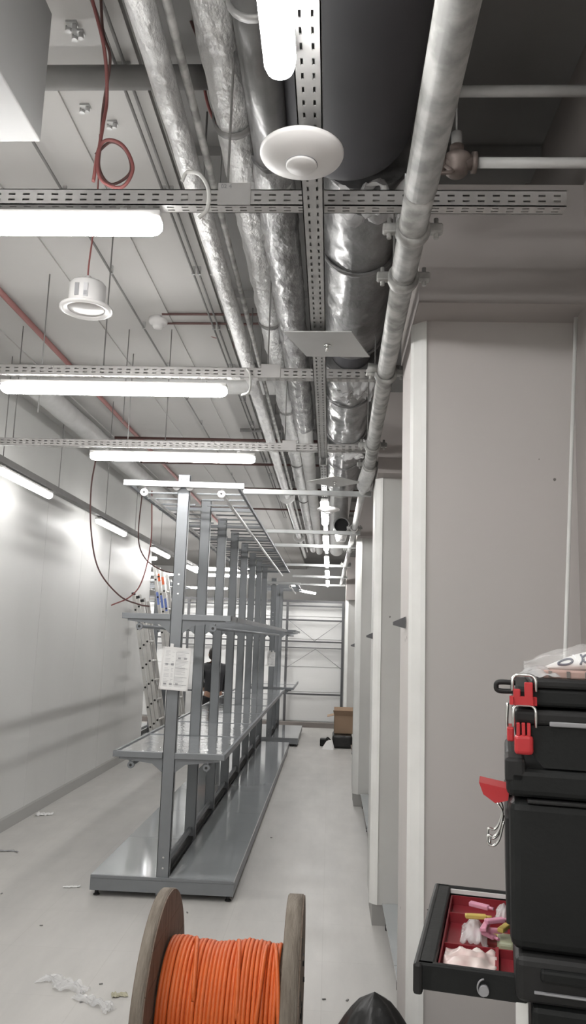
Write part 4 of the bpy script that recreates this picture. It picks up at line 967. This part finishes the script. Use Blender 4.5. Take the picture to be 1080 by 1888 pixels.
# drawer contents
yc = YN+.02
solo(MB().sheet(lambda u, v: (a+.008+.09*u, c+.012+.10*v, f0+.020+.012*math.sin(u*PI)*math.sin(v*PI)+.010*noise.noise(Vector((u*5,v*5,1)))), 18, 18), 'plastic_bag', M['pinkfilm'], 'pinkish plastic packet in the front compartment of the open drawer', 'packet', None, .004)
solo(MB().sheet(lambda u, v: (a+.030+.05*u, c+.175+.09*v, f0+.012+.03*math.sin(u*PI)*math.sin(v*PI)+.010*noise.noise(Vector((u*6,v*6,4)))), 18, 18), 'plastic_bag', M['clear'], 'small shiny clear bag in the open drawer, left of the clips', 'packet', None, .003)
solo(MB().sheet(lambda u, v: (a+.095+.03*u, c+.30+.06*v, f0+.02+.02*math.sin(u*PI)*math.sin(v*PI)+.008*noise.noise(Vector((u*6,v*6,9)))), 14, 14), 'plastic_bag', M['clear'], 'small shiny clear bag at the back of the open drawer', 'packet', None, .003)
rnd = random.Random(11)
GCc = 'coloured clips in the open drawer'
for k, (u, v, m, ang) in enumerate(((.70,.36,'yellow',.3),(.82,.30,'yellow',-.4),(.62,.30,'pink',.9),(.70,.22,'pink',-.8),(.76,.24,'pink',.2),(.90,.26,'yellow',1.2),(.66,.20,'pink',1.4),(.56,.27,'yellow',.2),(.80,.20,'pink',.6),(.60,.33,'pink',-.4))):
    cx_, cy_ = a+(b-a)*(u-.12), c+(d-c)*(v+.22)
    o = solo(MB().box(-.020, .020, -.006, .006, 0, .008, .002).cyl((.018,0,.004),(.030,0,.004),.003,6), 'wire_clip', M[m], ('yellow' if m == 'yellow' else 'pink')+' plastic clip lying loose in the open drawer, among other clips', 'clip', GCc)
    o.location = (cx_, cy_, f0+.004+.006*k); o.rotation_euler = (rnd.uniform(-.2,.2), 0, ang)
    o['group'] = ('yellow' if m == 'yellow' else 'pink')+' clips in the open drawer'
solo(MB().box(a+(b-a)*.68, a+(b-a)*.90, c+.165, c+.22, f0+.004, f0+.022, .006, 3), 'plastic_wedge', M['palegreen'], 'pale green plastic piece at the right of the open drawer', 'plastic piece')
# lower black box and pale leg of the stand beneath
zb5 = 0.0
x5 = xx(978, 1860)
t5 = thing('tool_box', (x5+.15,(YN+YF)/2,.62), 'black box beneath the drawer box, cut by the bottom edge', 'tool box', GB)
MB().box(x5, XR, YN-.01, YF, .66, zb4-.001, .010, 2).build('body', M['black'], t5)
MB().box(x5+.01, XR, YN-.016, YN-.006, zb4-.05, zb4-.03, .003).build('rib', M['blacklid'], t5)
st = thing('work_table', (x5,YN+.1,0), 'pale-legged table carrying the stack of tool boxes', 'table')
MB().box(x5-.02, XR-.0, YN-.02, YF+.03, .63, .66, .003).build('table_top', M['board'], st)
for xl_, yl_ in ((x5-.0,YN+.0),(x5-.0,YF),(XR-.03,YN),(XR-.03,YF)): MB().box(xl_, xl_+.03, yl_-.0, yl_+.03, 0, .63, .003).build('leg', M['alu'], st)
MB().box(x5-.024, x5-.004, YN+.0, YN+.03, .66, zb4-.002, .002).build('upright', M['trimwhite'], st)
# things on top of the stack
zs = zt3+.010
bd = thing('wooden_board', (x3+.3,YN+.2,zs), 'flat pinkish-brown board lying on the topmost case', 'board')
MB().box(xx(1000,1240), XR, YN+.03, YN+.30, zs, zs+.014, .003).build('board', M['board'], bd)
for k in range(5): MB().box(xx(1010,1240)+.03*k, xx(1010,1240)+.03*k+.006, YN+.028, YN+.034, zs+.002, zs+.013).build('notch', M['concdark'], bd)
# white printed pack in clear film
x0 = xx(1000,1210); 
pk = thing('snack_pack', (x0+.1,YN+.15,zs+.014), 'crumpled white pack with dark blue lettering in clear film on top of the stack', 'packet')
def packfn(k):
    def fn(u, v):
        x = x0+.30*u; th_ = .5*PI*0
        w = .06*math.sin(min(1,u*2.2)*PI/2)
        hgt = .022*math.sin(min(1,u*2.5)*PI/2)
        ang = v*2*PI; n_ = 1+.18*noise.noise(Vector((u*4, math.cos(ang)*1.5, math.sin(ang)*1.5)))
        return (x, YN+.12+w*math.cos(ang)*n_, zs+.015+hgt+hgt*math.sin(ang)*n_-.03*u)
    return fn
MB().sheet(packfn(0), 28, 28).build('pack', M['paper'], pk)
def onpack(u, v, e=.0015):
    p0 = Vector(packfn(0)(u, v)); cc = Vector((p0.x, YN+.12, zs+.015+.022*math.sin(min(1,u*2.5)*PI/2)-.03*u)); return p0+(p0-cc).normalized()*e
mb = MB()
for u0, sz in ((.14,.05),(.27,.045),(.38,.04)):
    # ring-like and stroke-like characters facing the camera
    pts = [onpack(u0+sz*.8*math.cos(t), .42+.065*math.sin(t)) for t in [k*2*PI/16 for k in range(13 if u0 > .3 else 17)]]
    mb.tube(pts, .0022, 6)
for u0 in (.22,.33,.44,.50): mb.tube([onpack(u0, .50), onpack(u0+.02, .42), onpack(u0+.01, .34)], .0022, 6)
mb.build('lettering', M['navy'], pk)
mb = MB().sheet(lambda u, v: onpack(.62+.3*u, .40+.10*v, .0018), 8, 6); mb.build('blue_patch', M['blue'], pk)
MB().sheet(lambda u, v: Vector(packfn(0)(u*.5, v))*1.0+Vector((-.030*(1-u), 0, .004))+(.006+.010*noise.noise(Vector((u*6,math.cos(v*6.28)*2,math.sin(v*6.28)*2))))*Vector((0,math.cos(v*2*PI),math.sin(v*2*PI))), 22, 26).build('film_wrapper', M['clear3'], pk)
solo(MB().sheet(lambda u, v: (xx(955,1245)+.07*u, YN+.01+.09*v, zs+.004+.016*math.sin(u*PI)*math.sin(v*PI)+.006*noise.noise(Vector((u*5,v*5,2)))), 16, 16), 'plastic_film', M['clear2'], 'scrap of clear film on the corner of the topmost case above its latch', 'plastic film')
# rag of white plastic behind the stack
p = AY(928, 1635, YF)
solo(MB().sheet(lambda u, v: (p.x-.035+.09*u+.01*noise.noise(Vector((v*4,u*4,0))), YF-.04+.035*v, p.z-.015+.10*u*v+.02*noise.noise(Vector((u*5,v*5,3)))), 16, 16), 'plastic_film', M['paper'], 'white crumpled wrapper stuck beside the tall box above the drawer', 'wrapper', None, .001)
bpy.context.view_layer.update()
piv = Vector((xF, YN, 0)); rz = -math.atan2(xF, YN)*.96
for o in [o for o in bpy.data.objects if o.parent is None and o.name not in before_stack]:
    d = o.location-piv; d.rotate(Matrix.Rotation(rz, 3, 'Z')); o.location = piv+d
    o.rotation_euler.z += rz
# rod and perforated strut leaning at the right wall
solo(MB().cyl((.66,2.60,.0), (.875,2.78,3.0), .007, 10), 'steel_rod', M['trimwhite'], 'thin pale rod leaning in the corner beside the near pillar', 'rod')
mb = MB(); L = 2.75
slotted(mb, L, .04, (.02,), .03, .014, .012, lambda a_,b_,c_,d_: mb.box(c_, d_, 0, .003, a_, b_)); mb.box(-.0, .003, -.0, .03, 0, L)
o = solo(mb, 'perforated_strut', M['galv'], 'perforated steel strut standing in the corner at the right frame edge', 'strut'); o.location = (.80, 2.50, .0); o.rotation_euler = (0, .03, 0)
solo(MB().box(XW-.014, XW-.001, 2.05, 2.45, 0, 2.95), 'dark_panel', M['frame'], 'dark metal panel leaning on the right wall at the frame edge', 'panel')

# ================================================================= FLOOR ITEMS
# black bag
p = AY(695, 1815, 2.55); bz = p.z
bag = thing('black_bag', (p.x,2.62,0), 'black plastic bag rising to a peak at the bottom centre right', 'bag')
def bagfn(u, v):
    a_ = v*2*PI; h = u; r = .34*(1-h)**.58*(1.0+.10*noise.noise(Vector((math.cos(a_)*2,math.sin(a_)*2,h*2))))+.012*(1-h)
    fold = 1+.07*math.sin(a_*7+h*2)
    return (p.x-.01*h+r*fold*math.cos(a_)*.95, 2.50+r*fold*math.sin(a_)*.8, bz*h)
MB().sheet(bagfn, 30, 56).build('bag_body', M['blackbag'], bag)
MB().box(p.x-.012, p.x-.004, 2.50, 2.506, bz-.085, bz-.072).build('silver_fleck', M['wire'], bag)
# film on the floor
def floorfilm(px, py, sx, sy, ang, seed, m, lb, amp=.02, nm='plastic_film', cat='plastic film'):
    p = AZ(px, py, 0)
    def fn(u, v):
        a_ = (u-.5)*sx; b_ = (v-.5)*sy*(1+.6*noise.noise(Vector((u*3,seed,0)))); b_ += sy*.8*noise.noise(Vector((u*2.5,seed+3,0)))
        x = a_*math.cos(ang)-b_*math.sin(ang); y_ = a_*math.sin(ang)+b_*math.cos(ang)
        return (p.x+x, p.y+y_, .003+abs(noise.noise(Vector((u*5+seed,v*4,0))))*amp*1.6)
    return solo(MB().sheet(fn, 36, 14), nm, M[m], lb, cat)
floorfilm(118, 1818, .30, .10, -.35, 2, 'clear2', 'long crumpled clear film on the floor at the lower left, upper piece', .03)
floorfilm(175, 1850, .26, .07, -.5, 8, 'clear2', 'crumpled clear film on the floor at the lower left, piece nearest the reel', .025)
floorfilm(82, 1502, .16, .10, .2, 5, 'paper', 'white paper scrap on the floor near the left wall', .02, 'paper_scrap', 'scrap')
floorfilm(132, 1636, .12, .03, .2, 6, 'paper', 'thin white strip on the floor left of the shelving front', .01, 'paper_scrap', 'scrap')
floorfilm(220, 1836, .08, .05, .4, 4, 'scrap', 'small tan scrap on the floor just left of the reel', .01, 'cardboard_scrap', 'scrap')
floorfilm(15, 1570, .18, .03, .0, 14, 'labelgrey', 'grey strip on the floor by the left frame edge', .008, 'paper_scrap', 'scrap')
GD = 'dark crumbs on the floor'
for px, py in ((150,1848),(186,1815),(345,1683),(597,1843),(600,1380),(640,1845),(76,1707),(3,1648),(500,1545),(455,1580)):
    p = AZ(px, py, 0); o = solo(MB().box(p.x-.010, p.x+.010, p.y-.005, p.y+.005, 0, .006, .002), 'crumb', M['greypipe'], 'tiny dark crumb of building debris lying on the pale floor', 'debris', GD); o.rotation_euler = (0,0,random.random()*3)
# items at the end of the aisle
yq = 13.9; p = AY(612, 1333, yq)
cb = thing('cardboard_box', (.16,14.2,0), 'open brown cardboard box at the far end of the aisle', 'box')
z0 = 0.10
mb = MB()
xA_, xB_ = AY(616,1320,yq).x, .44; zt_ = AY(630,1312,yq).z; z0 = AY(630,1335,yq).z
bx0, by0, by1 = xA_, yq, yq+.40
z0 = .22; zt_ = .52
mb.box(bx0, xB_, by0, by0+.006, z0, zt_).box(bx0, xB_, by1-.006, by1, z0, zt_).box(bx0, bx0+.006, by0, by1, z0, zt_).box(xB_-.006, xB_, by0, by1, z0, zt_).box(bx0, xB_, by0, by1, z0, z0+.006)
mb.build('carton', M['cardboard'], cb)
for q in ([(bx0,by0,zt_),(xB_,by0,zt_),(xB_,by0-.10,zt_+.09),(bx0-.02,by0-.10,zt_+.09)],[(bx0,by0,zt_),(bx0,by1,zt_),(bx0-.12,by1,zt_-.03),(bx0-.12,by0,zt_-.03)],[(bx0,by1,zt_),(xB_,by1,zt_),(xB_,by1+.1,zt_+.10),(bx0,by1+.1,zt_+.10)]):
    MB().prism(q, (0,0,0), (0,0,.006)).build('flap', M['cardboard'], cb)
tb = thing('tool_bag', (.2,13.9,0), 'black tool bag under the cardboard box at the end of the aisle', 'bag')
MB().box(.08, .42, 13.7, 14.35, 0, .215, .04, 3).build('bag_body', M['blackbag'], tb)
MB().tube(arc([(.07,13.8,.1),(.0,13.8,.16),(-.03,13.82,.08),(.04,13.83,.02)], 8), .012, 8).build('strap', M['darkgap'], tb)
solo(MB().prism([(-.10,13.55,.0),(.10,13.5,.0),(.06,13.6,.14),(-.02,13.62,.12)], (0,0,0), (.02,.03,.01)), 'paper_scrap', M['paper'], 'pale scrap leaning in front of the black tool bag', 'scrap')
solo(MB().box(-.13, .02, 13.9, 14.1, 0, .12, .02, 2), 'small_case', M['black'], 'small black case left of the black tool bag', 'case')

# ================================================================= WORLD, CAMERA, VIEW
w = bpy.data.worlds.new('World'); S.world = w; w.use_nodes = True
w.node_tree.nodes['Background'].inputs[0].default_value = (.9,.9,.9,1); w.node_tree.nodes['Background'].inputs[1].default_value = .3
cd = bpy.data.cameras.new('Camera'); cam = bpy.data.objects.new('Camera', cd); COL.objects.link(cam)
cd.sensor_fit = 'HORIZONTAL'; cd.sensor_width = 36; cd.lens = FPX/1080*36
# world axes in camera coordinates -> camera axes in world (blender cam: x right, y up, z back)
cxw = Vector((_x.x, _v1.x, _z.x)); cyw = -Vector((_x.y, _v1.y, _z.y)); czw = -Vector((_x.z, _v1.z, _z.z))
cam.matrix_world = Matrix(((cxw.x,cyw.x,czw.x,0),(cxw.y,cyw.y,czw.y,0),(cxw.z,cyw.z,czw.z,H),(0,0,0,1)))
cd.clip_start = .02; cd.clip_end = 100
S.camera = cam
vs = S.view_settings; vs.view_transform = 'Standard'; vs.look = 'None'; vs.exposure = .40; vs.gamma = 1; vs.use_curve_mapping = False
